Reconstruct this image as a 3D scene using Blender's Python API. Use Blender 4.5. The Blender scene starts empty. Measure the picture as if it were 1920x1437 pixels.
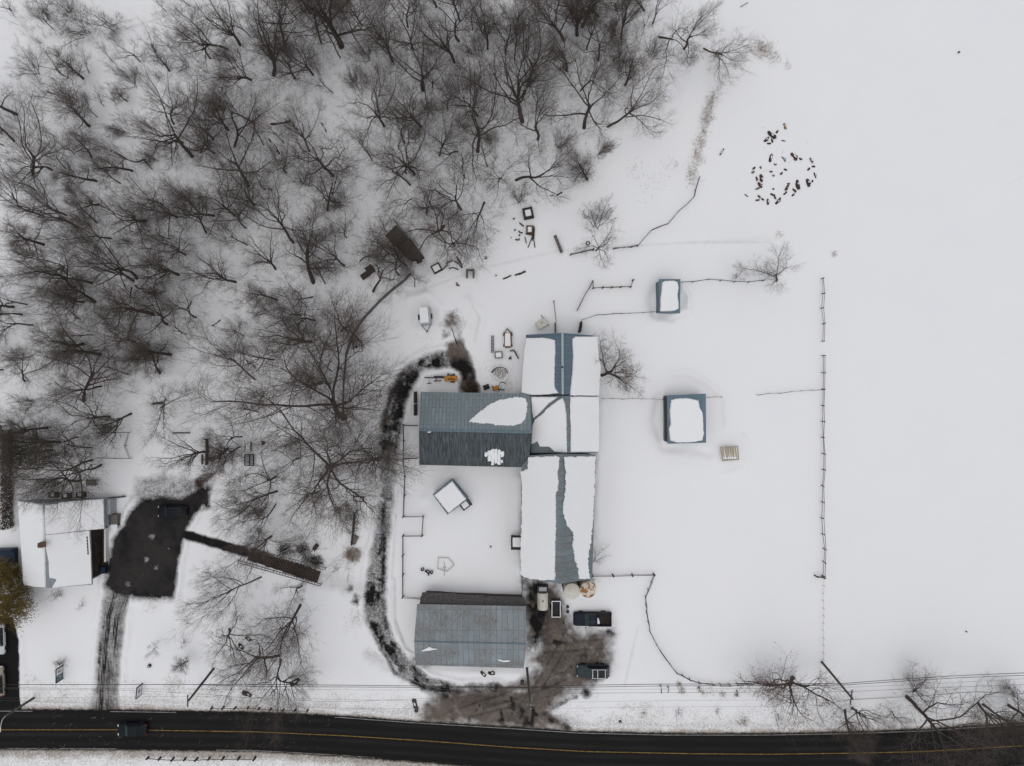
import bpy, bmesh, math, random
import numpy as np
from mathutils import Vector, Matrix, Quaternion
from mathutils.geometry import tessellate_polygon

# ------------------------------------------------------------------ camera, sky, sun, exposure
CAM_H, PX = 106.0, 0.08            # drone height in metres, metres of ground per photo pixel
SC = bpy.context.scene
cam_d = bpy.data.cameras.new("camera"); cam = bpy.data.objects.new("camera", cam_d)
SC.collection.objects.link(cam); SC.camera = cam
cam.location = (0, 0, CAM_H); cam.rotation_euler = (0, 0, 0)
cam_d.sensor_fit = 'HORIZONTAL'; cam_d.angle = 2 * math.atan(960 * PX / CAM_H)
cam_d.clip_start = 1.0; cam_d.clip_end = 6000

SUN_EL, SUN_ROT = math.radians(82), math.radians(200)
w = bpy.data.worlds.new("World"); SC.world = w; w.use_nodes = True
nt = w.node_tree; nt.nodes.clear()
sky = nt.nodes.new('ShaderNodeTexSky'); sky.sky_type = 'NISHITA'; sky.sun_disc = False
sky.sun_elevation = SUN_EL; sky.sun_rotation = SUN_ROT; sky.dust_density = 3.0; sky.air_density = 1.0
hs = nt.nodes.new('ShaderNodeHueSaturation'); hs.inputs['Saturation'].default_value = 0.25   # cloud cover greys the sky
bg = nt.nodes.new('ShaderNodeBackground'); bg.inputs['Strength'].default_value = 0.10
out = nt.nodes.new('ShaderNodeOutputWorld')
nt.links.new(sky.outputs[0], hs.inputs['Color']); nt.links.new(hs.outputs[0], bg.inputs['Color'])
nt.links.new(bg.outputs[0], out.inputs['Surface'])
sun_d = bpy.data.lights.new("sun", 'SUN'); sun_d.energy = 0.5; sun_d.angle = math.radians(140)
sun_d.color = (1.0, 0.97, 0.93)
sun = bpy.data.objects.new("sun", sun_d); SC.collection.objects.link(sun)
sun.rotation_euler = (math.pi / 2 - SUN_EL, 0, math.pi - SUN_ROT)
SC.view_settings.view_transform = 'Standard'; SC.view_settings.look = 'None'
SC.view_settings.exposure = 0.2; SC.view_settings.gamma = 1.0
SC.cycles.max_bounces = 6; SC.cycles.diffuse_bounces = 3; SC.cycles.glossy_bounces = 2
SC.cycles.use_denoising = True

C = SC.collection
RNG = random.Random(7)

# ------------------------------------------------------------------ helpers
def P(x, y, z=0.0):
    """the world point at height z that stands at photo pixel (x, y)"""
    k = PX * (CAM_H - z) / CAM_H
    return Vector(((x - 960) * k, (718.5 - y) * k, z))

def ray_plane(x, y, a, b, c):
    """where the sight line of pixel (x, y) meets the plane through a, b, c"""
    n = (b - a).cross(c - a)
    o = Vector((0, 0, CAM_H)); d = Vector(((x - 960) * PX, (718.5 - y) * PX, -CAM_H))
    t = n.dot(a - o) / n.dot(d)
    return o + d * t

def tag(o, label=None, cat=None, group=None, kind=None):
    if label: o["label"] = label
    if cat: o["category"] = cat
    if group: o["group"] = group
    if kind: o["kind"] = kind
    return o

def thing(name, label, cat, loc, group=None, rz=0.0):
    o = bpy.data.objects.new(name, None); o.empty_display_size = 0.3
    C.objects.link(o); o.location = loc; o.rotation_euler = (0, 0, rz)
    return tag(o, label, cat, group)

def wloc(o):
    v = Vector((0, 0, 0))
    while o is not None:
        v += o.location; o = o.parent
    return v

class MB:
    def __init__(s): s.v = []; s.f = []; s.mi = []; s.m = 0
    def add(s, vs, fs):
        n = len(s.v); s.v += [tuple(q) for q in vs]; s.f += [tuple(i + n for i in q) for q in fs]; s.mi += [s.m] * len(fs)
        return s
    def box(s, c, size, rz=0.0, ch=0.0):
        c = Vector(c); hx, hy, hz = size[0] / 2, size[1] / 2, size[2] / 2
        R = Matrix.Rotation(rz, 3, 'Z')
        if ch <= 0:
            vs = [c + R @ Vector((sx * hx, sy * hy, sz * hz)) for sz in (-1, 1) for sx, sy in ((-1, -1), (1, -1), (1, 1), (-1, 1))]
            return s.add(vs, [(3, 2, 1, 0), (4, 5, 6, 7), (0, 1, 5, 4), (1, 2, 6, 5), (2, 3, 7, 6), (3, 0, 4, 7)])
        bm = bmesh.new(); bmesh.ops.create_cube(bm, size=1.0)
        for q in bm.verts: q.co = Vector((q.co.x * size[0], q.co.y * size[1], q.co.z * size[2]))
        bmesh.ops.bevel(bm, geom=bm.edges[:], offset=ch, segments=2, affect='EDGES', profile=0.6)
        bm.verts.index_update()
        vs = [c + R @ q.co for q in bm.verts]; fs = [tuple(q.index for q in f.verts) for f in bm.faces]
        bm.free(); return s.add(vs, fs)
    def beam(s, a, b, wd=0.08, ht=None, up=Vector((0, 0, 1))):
        a, b = Vector(a), Vector(b); d = b - a
        if d.length < 1e-6: return s
        ht = ht or wd; d.normalize()
        if abs(d.dot(up)) > 0.98: up = Vector((1, 0, 0))
        r = d.cross(up).normalized(); u = r.cross(d)
        vs = [q + r * (sx * wd / 2) + u * (sy * ht / 2) for q in (a, b) for sx, sy in ((-1, -1), (1, -1), (1, 1), (-1, 1))]
        return s.add(vs, [(0, 1, 2, 3), (7, 6, 5, 4), (0, 4, 5, 1), (1, 5, 6, 2), (2, 6, 7, 3), (3, 7, 4, 0)])
    def tube(s, pts, rad, n=8):
        pts = [Vector(q) for q in pts]
        if not isinstance(rad, (list, tuple)): rad = [rad] * len(pts)
        vs = []; fs = []
        for i, q in enumerate(pts):
            d = (pts[min(i + 1, len(pts) - 1)] - pts[max(i - 1, 0)]).normalized()
            e = Vector((0, 0, 1)) if abs(d.z) < 0.9 else Vector((1, 0, 0))
            r = d.cross(e).normalized(); u = r.cross(d)
            for k in range(n):
                t = 2 * math.pi * k / n; vs.append(q + (r * math.cos(t) + u * math.sin(t)) * rad[i])
        for i in range(len(pts) - 1):
            for k in range(n):
                a, b = i * n + k, i * n + (k + 1) % n; fs.append((a, b, b + n, a + n))
        fs.append(tuple(range(n))[::-1]); fs.append(tuple(range((len(pts) - 1) * n, len(pts) * n)))
        return s.add(vs, fs)
    def lathe(s, c, prof, n=24, axis='Z', rz=0.0):
        c = Vector(c); vs = []; fs = []; R = Matrix.Rotation(rz, 3, 'Z')
        for r, h in prof:
            for k in range(n):
                t = 2 * math.pi * k / n; x, y = r * math.cos(t), r * math.sin(t)
                q = Vector((x, y, h)) if axis == 'Z' else (Vector((h, x, y)) if axis == 'X' else Vector((x, h, y)))
                vs.append(c + R @ q)
        for i in range(len(prof) - 1):
            for k in range(n):
                a, b = i * n + k, i * n + (k + 1) % n; fs.append((a, b, b + n, a + n))
        fs.append(tuple(range(n))[::-1]); fs.append(tuple(range((len(prof) - 1) * n, len(prof) * n)))
        return s.add(vs, fs)
    def slab(s, pts, dn):
        """a flat polygon given depth along vector dn"""
        pts = [Vector(q) for q in pts]; dn = Vector(dn); n = len(pts)
        vs = pts + [q + dn for q in pts]
        tris = tessellate_polygon([pts])
        fs = [tuple(t) for t in tris] + [tuple(i + n for i in reversed(t)) for t in tris]
        fs += [(i, (i + 1) % n, (i + 1) % n + n, i + n) for i in range(n)]
        return s.add(vs, fs)
    def build(s, name, mat, parent=None, smooth=False, world=True):
        me = bpy.data.meshes.new(name)
        vs = s.v
        if parent is not None and world:
            o = wloc(parent); vs = [(a - o.x, b - o.y, c - o.z) for a, b, c in vs]
        me.from_pydata(vs, [], s.f)
        for q in (mat if isinstance(mat, (list, tuple)) else [mat]): me.materials.append(q)
        if any(s.mi): me.polygons.foreach_set("material_index", s.mi)
        bm = bmesh.new(); bm.from_mesh(me); bmesh.ops.recalc_face_normals(bm, faces=bm.faces[:]); bm.to_mesh(me); bm.free()
        if smooth:
            me.polygons.foreach_set("use_smooth", [True] * len(me.polygons))
            me.set_sharp_from_angle(angle=math.radians(40))
        o = bpy.data.objects.new(name, me); C.objects.link(o)
        if parent is not None: o.parent = parent
        return o

def np_mesh(name, V, F, mats, mi=None, smooth=False):
    """mesh data from numpy arrays; F is (n, 3) or (n, 4)"""
    me = bpy.data.meshes.new(name); k = F.shape[1]
    me.vertices.add(len(V)); me.vertices.foreach_set("co", np.ascontiguousarray(V, np.float32).ravel())
    me.loops.add(len(F) * k); me.loops.foreach_set("vertex_index", np.ascontiguousarray(F, np.int32).ravel())
    me.polygons.add(len(F)); me.polygons.foreach_set("loop_start", np.arange(0, len(F) * k, k, dtype=np.int32))
    me.polygons.foreach_set("loop_total", np.full(len(F), k, np.int32))
    for q in mats: me.materials.append(q)
    if mi is not None: me.polygons.foreach_set("material_index", np.ascontiguousarray(mi, np.int32))
    if smooth: me.polygons.foreach_set("use_smooth", np.ones(len(F), bool))
    me.update(calc_edges=True)
    return me

# ------------------------------------------------------------------ materials
def node(t, kind, **kw):
    n = t.nodes.new(kind)
    for k, v in kw.items(): setattr(n, k, v)
    return n

def math_n(t, op, a, b=None, clamp=False):
    n = t.nodes.new('ShaderNodeMath'); n.operation = op; n.use_clamp = clamp
    for i, q in enumerate((a, b)):
        if q is None: continue
        if isinstance(q, (int, float)): n.inputs[i].default_value = q
        else: t.links.new(q, n.inputs[i])
    return n.outputs[0]

def mix_c(t, fac, a, b):
    n = t.nodes.new('ShaderNodeMix'); n.data_type = 'RGBA'; n.clamp_factor = True
    for i, q in ((0, fac), (6, a), (7, b)):
        if isinstance(q, (int, float)): n.inputs[i].default_value = q
        elif isinstance(q, tuple): n.inputs[i].default_value = (*q[:3], 1)
        else: t.links.new(q, n.inputs[i])
    return n.outputs[2]

def new_mat(name):
    m = bpy.data.materials.new(name); m.use_nodes = True; t = m.node_tree; t.nodes.clear()
    o = t.nodes.new('ShaderNodeOutputMaterial'); b = t.nodes.new('ShaderNodeBsdfPrincipled')
    t.links.new(b.outputs[0], o.inputs[0]); b.inputs['Specular IOR Level'].default_value = 0.25
    return m, t, b

def coords(t, scale=(1, 1, 1), rot=(0, 0, 0)):
    tc = t.nodes.new('ShaderNodeTexCoord'); mp = t.nodes.new('ShaderNodeMapping')
    mp.inputs['Scale'].default_value = scale; mp.inputs['Rotation'].default_value = rot
    t.links.new(tc.outputs['Object'], mp.inputs['Vector']); return mp.outputs[0]

def noise(t, vec, scale, detail=5, rough=0.6):
    n = t.nodes.new('ShaderNodeTexNoise'); n.inputs['Scale'].default_value = scale
    n.inputs['Detail'].default_value = detail; n.inputs['Roughness'].default_value = rough
    if vec is not None: t.links.new(vec, n.inputs['Vector'])
    return n.outputs['Fac']

def ramp01(t, v, lo, hi):
    n = t.nodes.new('ShaderNodeMapRange'); n.clamp = True
    n.inputs['From Min'].default_value = lo; n.inputs['From Max'].default_value = hi
    t.links.new(v, n.inputs['Value']); return n.outputs[0]

def plain(name, col, rough=0.8, var=0.35, scale=2.5, metal=0.0, spec=0.25, bump=0.0, dark=None):
    m, t, b = new_mat(name); v = coords(t)
    n = noise(t, v, scale, 6)
    d = dark or tuple(c * (1 - var) for c in col); l = tuple(min(1, c * (1 + var * 0.7)) for c in col)
    t.links.new(mix_c(t, ramp01(t, n, 0.3, 0.7), d, l), b.inputs['Base Color'])
    b.inputs['Roughness'].default_value = rough; b.inputs['Metallic'].default_value = metal
    b.inputs['Specular IOR Level'].default_value = spec
    if bump:
        bp = t.nodes.new('ShaderNodeBump'); bp.inputs['Strength'].default_value = bump; bp.inputs['Distance'].default_value = 0.05
        t.links.new(noise(t, v, scale * 4, 4), bp.inputs['Height']); t.links.new(bp.outputs[0], b.inputs['Normal'])
    return m

def sheet_metal(name, col, axis, pitch, seam_len, rust=0.0, streak=0.0, stagger=0.5, line=0.35, lap=0.035, fine=False):
    """painted roof sheets: strips `pitch` wide running down the slope (axis 0: slope along x, 1: along y)"""
    m, t, b = new_mat(name)
    tc = t.nodes.new('ShaderNodeTexCoord'); sp = t.nodes.new('ShaderNodeSeparateXYZ'); cb = t.nodes.new('ShaderNodeCombineXYZ')
    t.links.new(tc.outputs['Object'], sp.inputs[0])
    along, across = (sp.outputs[0], sp.outputs[1]) if axis == 0 else (sp.outputs[1], sp.outputs[0])
    t.links.new(along, cb.inputs[0]); t.links.new(across, cb.inputs[1])
    br = t.nodes.new('ShaderNodeTexBrick'); t.links.new(cb.outputs[0], br.inputs['Vector'])
    br.offset = stagger; br.offset_frequency = 2; br.squash = 1.0
    br.inputs['Scale'].default_value = 1.0; br.inputs['Mortar Size'].default_value = lap; br.inputs['Mortar Smooth'].default_value = 0.15
    br.inputs['Brick Width'].default_value = seam_len; br.inputs['Row Height'].default_value = pitch; br.inputs['Bias'].default_value = 0.0
    br.inputs['Color1'].default_value = (*[c * 0.88 for c in col], 1); br.inputs['Color2'].default_value = (*[min(1, c * 1.1) for c in col], 1)
    br.inputs['Mortar'].default_value = (*[c * line for c in col], 1)
    wv = tc.outputs['Object']
    n = noise(t, wv, 0.35, 6); c = mix_c(t, ramp01(t, n, 0.35, 0.75), br.outputs['Color'], tuple(q * 0.8 for q in col))
    st = t.nodes.new('ShaderNodeMapping'); t.links.new(wv, st.inputs[0])
    k_ = (11, 2.2) if fine else (5, 0.5)
    st.inputs['Scale'].default_value = (k_[1], k_[0], 1) if axis == 0 else (k_[0], k_[1], 1)
    sn = noise(t, st.outputs[0], 1.0, 6, 0.65)
    if streak: c = mix_c(t, math_n(t, 'MULTIPLY', ramp01(t, sn, 0.38, 0.62), streak), c, (0.022, 0.025, 0.028))
    if rust:
        f = math_n(t, 'MULTIPLY', ramp01(t, sn, 0.42, 0.62), ramp01(t, noise(t, wv, 0.3, 5), 0.36, 0.56))
        c = mix_c(t, math_n(t, 'MULTIPLY', f, rust), c, (0.17, 0.135, 0.115) if fine else (0.16, 0.125, 0.105))
        f2 = ramp01(t, noise(t, st.outputs[0], 2.2, 5, 0.75), 0.56, 0.68)
        c = mix_c(t, math_n(t, 'MULTIPLY', f2, rust * 0.8), c, (0.05, 0.045, 0.042))
    t.links.new(c, b.inputs['Base Color']); b.inputs['Roughness'].default_value = 0.55; b.inputs['Specular IOR Level'].default_value = 0.3
    wn = t.nodes.new('ShaderNodeTexWave'); wn.wave_type = 'BANDS'; wn.bands_direction = 'Y'; wn.inputs['Scale'].default_value = 1.6 / pitch
    t.links.new(cb.outputs[0], wn.inputs['Vector'])
    bp = t.nodes.new('ShaderNodeBump'); bp.inputs['Strength'].default_value = 0.35; bp.inputs['Distance'].default_value = 0.03
    t.links.new(wn.outputs['Fac'], bp.inputs['Height']); t.links.new(bp.outputs[0], b.inputs['Normal'])
    return m

def snow_mat(name, col=(0.86, 0.865, 0.88)):
    m, t, b = new_mat(name); v = coords(t)
    t.links.new(mix_c(t, ramp01(t, noise(t, v, 0.5, 7), 0.3, 0.7), tuple(c * 0.97 for c in col), col), b.inputs['Base Color'])
    b.inputs['Roughness'].default_value = 0.95; b.inputs['Specular IOR Level'].default_value = 0.1
    bp = t.nodes.new('ShaderNodeBump'); bp.inputs['Strength'].default_value = 0.5; bp.inputs['Distance'].default_value = 0.05
    t.links.new(noise(t, v, 1.3, 8, 0.55), bp.inputs['Height']); t.links.new(bp.outputs[0], b.inputs['Normal'])
    return m

BLUE = (0.155, 0.205, 0.245)
M = {
    'snow': snow_mat('snow_cover'),
    'barn_upper': sheet_metal('barn_roof_sheets', (0.225, 0.28, 0.30), 1, 0.52, 1.75, rust=0.25, streak=0.0, stagger=0.37),
    'barn_lower': sheet_metal('barn_roof_grimy_sheets', (0.11, 0.142, 0.162), 1, 0.52, 3.2, rust=0.2, streak=0.95, stagger=0.4),
    'long_roof': sheet_metal('long_barn_sheets', (0.125, 0.18, 0.225), 0, 0.55, 40, lap=0.03, line=0.45),
    'long_roof_old': sheet_metal('long_barn_old_sheets', (0.19, 0.24, 0.265), 0, 0.95, 40, rust=0.7, lap=0.03),
    'rusty_roof': sheet_metal('rust_specked_sheets', (0.265, 0.31, 0.335), 1, 0.8, 2.75, rust=1.0, fine=True, stagger=0.0, lap=0.03),
    'shed_roof': sheet_metal('shed_roof_sheets', (0.135, 0.20, 0.25), 1, 0.4, 30, lap=0.015, line=0.7),
    'grey_roof': plain('grey_felt_roof', (0.25, 0.28, 0.30), 0.8, 0.25),
    'dark_roof': plain('dark_board_roof', (0.092, 0.086, 0.084), 0.9, 0.45, 3),
    'old_wood': plain('old_dark_wood', (0.055, 0.045, 0.04), 0.9, 0.5, 6, bump=0.4),
    'grey_wood': plain('weathered_grey_wood', (0.16, 0.145, 0.13), 0.9, 0.4, 6, bump=0.3),
    'brown_wood': plain('brown_wood', (0.12, 0.075, 0.05), 0.9, 0.5, 6, bump=0.3),
    'tan_wood': plain('tan_wood', (0.42, 0.35, 0.26), 0.85, 0.3, 6),
    'barn_wall': plain('barn_board_wall', (0.15, 0.14, 0.13), 0.9, 0.4, 4),
    'blue_wall': plain('blue_grey_sheet_wall', (0.13, 0.18, 0.21), 0.7, 0.3, 4),
    'house_wall': plain('pale_siding', (0.38, 0.40, 0.42), 0.8, 0.15, 4),
    'white': plain('white_paint', (0.72, 0.72, 0.70), 0.6, 0.1, 3),
    'cream': plain('cream_paint', (0.62, 0.60, 0.53), 0.65, 0.15, 3),
    'black': plain('black_plastic', (0.018, 0.018, 0.02), 0.6, 0.4, 4),
    'iron': plain('dark_iron', (0.045, 0.042, 0.042), 0.65, 0.5, 5, metal=0.3),
    'rust': plain('rusted_steel', (0.17, 0.075, 0.035), 0.85, 0.5, 5),
    'orange': plain('orange_paint', (0.50, 0.20, 0.03), 0.6, 0.4, 4),
    'red': plain('faded_red_paint', (0.24, 0.05, 0.04), 0.7, 0.4, 4),
    'blue': plain('blue_paint', (0.05, 0.10, 0.25), 0.6, 0.3, 4),
    'dark_blue': plain('navy_paint', (0.012, 0.022, 0.05), 0.5, 0.3, 4),
    'navy_car': plain('navy_car_paint', (0.013, 0.017, 0.028), 0.4, 0.15, 2, spec=0.1),
    'grey_car': plain('slate_car_paint', (0.042, 0.053, 0.062), 0.4, 0.12, 2, spec=0.1),
    'black_car': plain('black_car_paint', (0.01, 0.011, 0.016), 0.35, 0.15, 2, spec=0.1),
    'green_car': plain('dark_green_car_paint', (0.009, 0.014, 0.015), 0.4, 0.15, 2, spec=0.1),
    'white_car': plain('white_car_paint', (0.55, 0.58, 0.62), 0.35, 0.05, 2),
    'beige_car': plain('beige_car_paint', (0.30, 0.25, 0.19), 0.4, 0.1, 2),
    'glass': plain('tinted_glass', (0.008, 0.012, 0.014), 0.15, 0.1, 2, spec=0.2),
    'pale_glass': plain('windscreen_glass', (0.05, 0.075, 0.075), 0.15, 0.2, 2, spec=0.3),
    'tyre': plain('tyre_rubber', (0.02, 0.02, 0.02), 0.9, 0.3, 5),
    'rim': plain('steel_rim', (0.25, 0.25, 0.26), 0.45, 0.2, 5, metal=0.6),
    'chrome': plain('bright_metal', (0.5, 0.5, 0.52), 0.3, 0.1, 5, metal=0.7),
    'lamp_red': plain('red_lamp', (0.25, 0.01, 0.01), 0.3, 0.1, 5),
    'lamp_clear': plain('clear_lamp', (0.55, 0.55, 0.52), 0.3, 0.1, 5),
    'bark': plain('grey_brown_bark', (0.078, 0.064, 0.055), 0.95, 0.45, 3, bump=0.5),
    'twig': plain('dark_twigs', (0.122, 0.097, 0.083), 0.95, 0.35, 0.6),
    'red_twig': plain('reddish_twigs', (0.15, 0.098, 0.08), 0.95, 0.35, 0.6),
    'dead_leaf': plain('withered_leaves', (0.16, 0.105, 0.08), 0.9, 0.4, 1.5),
    'needle': plain('dull_evergreen_needles', (0.05, 0.058, 0.026), 0.85, 0.6, 0.8, dark=(0.018, 0.028, 0.014)),
    'gold_needle': plain('bronze_evergreen_needles', (0.17, 0.105, 0.025), 0.85, 0.5, 0.45, dark=(0.035, 0.04, 0.012)),
    'hedge': plain('brown_hedge_leaves', (0.09, 0.06, 0.045), 0.9, 0.5, 1.2),
    'straw': plain('dry_straw', (0.30, 0.235, 0.165), 0.9, 0.35, 1.5),
    'bed_floor': plain('dirty_bed_floor', (0.03, 0.024, 0.022), 0.9, 0.5, 3),
    'bridge_plank': plain('wet_bridge_planks', (0.05, 0.033, 0.027), 0.9, 0.7, 1.6, dark=(0.012, 0.011, 0.011)),
    'pole': plain('creosoted_pole', (0.10, 0.095, 0.08), 0.9, 0.4, 3, dark=(0.055, 0.06, 0.045)),
    'wire': plain('black_cable', (0.02, 0.02, 0.022), 0.6, 0.2, 2),
    'grey_wire': plain('grey_conductor', (0.09, 0.09, 0.09), 0.6, 0.2, 2),
    'stone': plain('mossy_stone', (0.13, 0.125, 0.12), 0.95, 0.4, 3, bump=0.6),
    'yellow_line': plain('worn_yellow_line', (0.20, 0.125, 0.03), 0.8, 0.6, 1.5),
    'white_line': plain('worn_white_line', (0.22, 0.215, 0.205), 0.8, 0.5, 1.2),
    'brick': plain('chimney_brick', (0.11, 0.065, 0.05), 0.9, 0.4, 6),
}
# ------------------------------------------------------------------ the ground: one grid, cut into the snow field, road, lanes and yards
_lat = np.random.RandomState(3).rand(256, 256)
def vnoise(X, Y, scale, octv=4, off=0.0, rough=0.5):
    s = np.zeros_like(X); a = 1.0; tot = 0.0
    for o in range(octv):
        x = X / scale * 2 ** o + off + o * 17.3; y = Y / scale * 2 ** o + off * 1.7 + o * 9.1
        xi = np.floor(x).astype(int); yi = np.floor(y).astype(int); fx = x - xi; fy = y - yi
        fx = fx * fx * (3 - 2 * fx); fy = fy * fy * (3 - 2 * fy)
        g = lambda i, j: _lat[(xi + i) & 255, (yi + j) & 255]
        s += a * ((g(0, 0) * (1 - fx) + g(1, 0) * fx) * (1 - fy) + (g(0, 1) * (1 - fx) + g(1, 1) * fx) * fy)
        tot += a; a *= rough
    return s / tot

def line_d(X, Y, pts):
    """distance in px to a polyline minus its half width there; pts (x, y, halfwidth)"""
    best = np.full(X.shape, 1e9)
    for (x0, y0, r0), (x1, y1, r1) in zip(pts, pts[1:]):
        dx, dy = x1 - x0, y1 - y0; L = dx * dx + dy * dy + 1e-9
        t = np.clip(((X - x0) * dx + (Y - y0) * dy) / L, 0, 1)
        best = np.minimum(best, np.hypot(X - x0 - t * dx, Y - y0 - t * dy) - (r0 + (r1 - r0) * t))
    return best

def poly_d(X, Y, pts):
    """signed distance in px to a polygon, negative inside"""
    d = line_d(X, Y, [(x, y, 0) for x, y in pts + pts[:1]]); ins = np.zeros(X.shape, bool)
    for (x0, y0), (x1, y1) in zip(pts, pts[1:] + pts[:1]):
        if y0 == y1: continue
        c = ((y0 > Y) != (y1 > Y)) & (X < (x1 - x0) * (Y - y0) / (y1 - y0) + x0); ins ^= c
    return np.where(ins, -d, d)

def soft(d, wd): return np.clip(0.5 - d / (2 * wd), 0, 1)

ROAD_T = [(-80, 1328), (0, 1329), (230, 1330), (480, 1334), (640, 1341), (760, 1350), (960, 1362), (1080, 1370), (1250, 1374), (1440, 1374), (1600, 1371), (1740, 1366), (1820, 1360), (1920, 1354), (2040, 1347)]
ROAD_B = [(-80, 1406), (0, 1407), (230, 1408), (480, 1411), (640, 1420), (800, 1432), (960, 1446), (1100, 1452), (1300, 1456), (1440, 1457), (1600, 1455), (1740, 1450), (1920, 1438), (2040, 1430)]
CENTRE = [(-80, 1369), (0, 1369), (225, 1369), (480, 1373), (640, 1380), (800, 1390), (960, 1402), (1100, 1410), (1300, 1414), (1440, 1415), (1600, 1413), (1730, 1410), (1920, 1399), (2040, 1390)]
LANE = [(930, 1305, 22), (860, 1305, 20), (800, 1283, 13), (758, 1250, 14), (724, 1205, 15), (706, 1160, 20), (702, 1120, 20), (706, 1080, 19), (712, 1035, 15), (719, 980, 14), (725, 920, 13), (727, 885, 15), (727, 850, 20), (733, 800, 20), (742, 755, 20), (758, 715, 20), (778, 692, 15), (805, 678, 13), (850, 672, 18), (872, 690, 15), (884, 733, 12)]
YARD = [(986, 1092), (1038, 1096), (1062, 1150), (1076, 1176), (1148, 1184), (1143, 1230), (1138, 1262), (1120, 1272), (1098, 1290), (1066, 1300), (1040, 1322), (1034, 1338), (1066, 1364), (900, 1362), (790, 1350), (802, 1318), (830, 1296), (905, 1292), (965, 1290), (990, 1284), (1006, 1262), (992, 1240), (1010, 1215), (986, 1190)]
LOT = [(246, 960), (232, 985), (215, 1004), (204, 1040), (197, 1098), (214, 1114), (262, 1122), (326, 1122), (334, 1068), (343, 1018), (352, 990), (366, 965), (386, 944), (394, 926), (372, 918), (340, 934), (300, 932), (262, 934)]
DRIVE = [(222, 1105, 24), (213, 1150, 23), (205, 1230, 22), (200, 1290, 22), (197, 1332, 27)]
SIDE = [(-90, 1150), (24, 1158), (35, 1200), (37, 1300), (42, 1336), (-90, 1336)]
WOODS = [(420, -80), (1225, -80), (1230, 60), (1250, 200), (1140, 250), (1110, 335), (960, 405), (880, 440), (800, 520), (735, 560), (715, 720), (712, 880), (640, 1000), (560, 1040), (470, 1000), (390, 900), (340, 740), (250, 790), (180, 900), (-80, 960), (-80, 180), (70, 220), (150, 330), (290, 190), (420, 150)]

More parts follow.
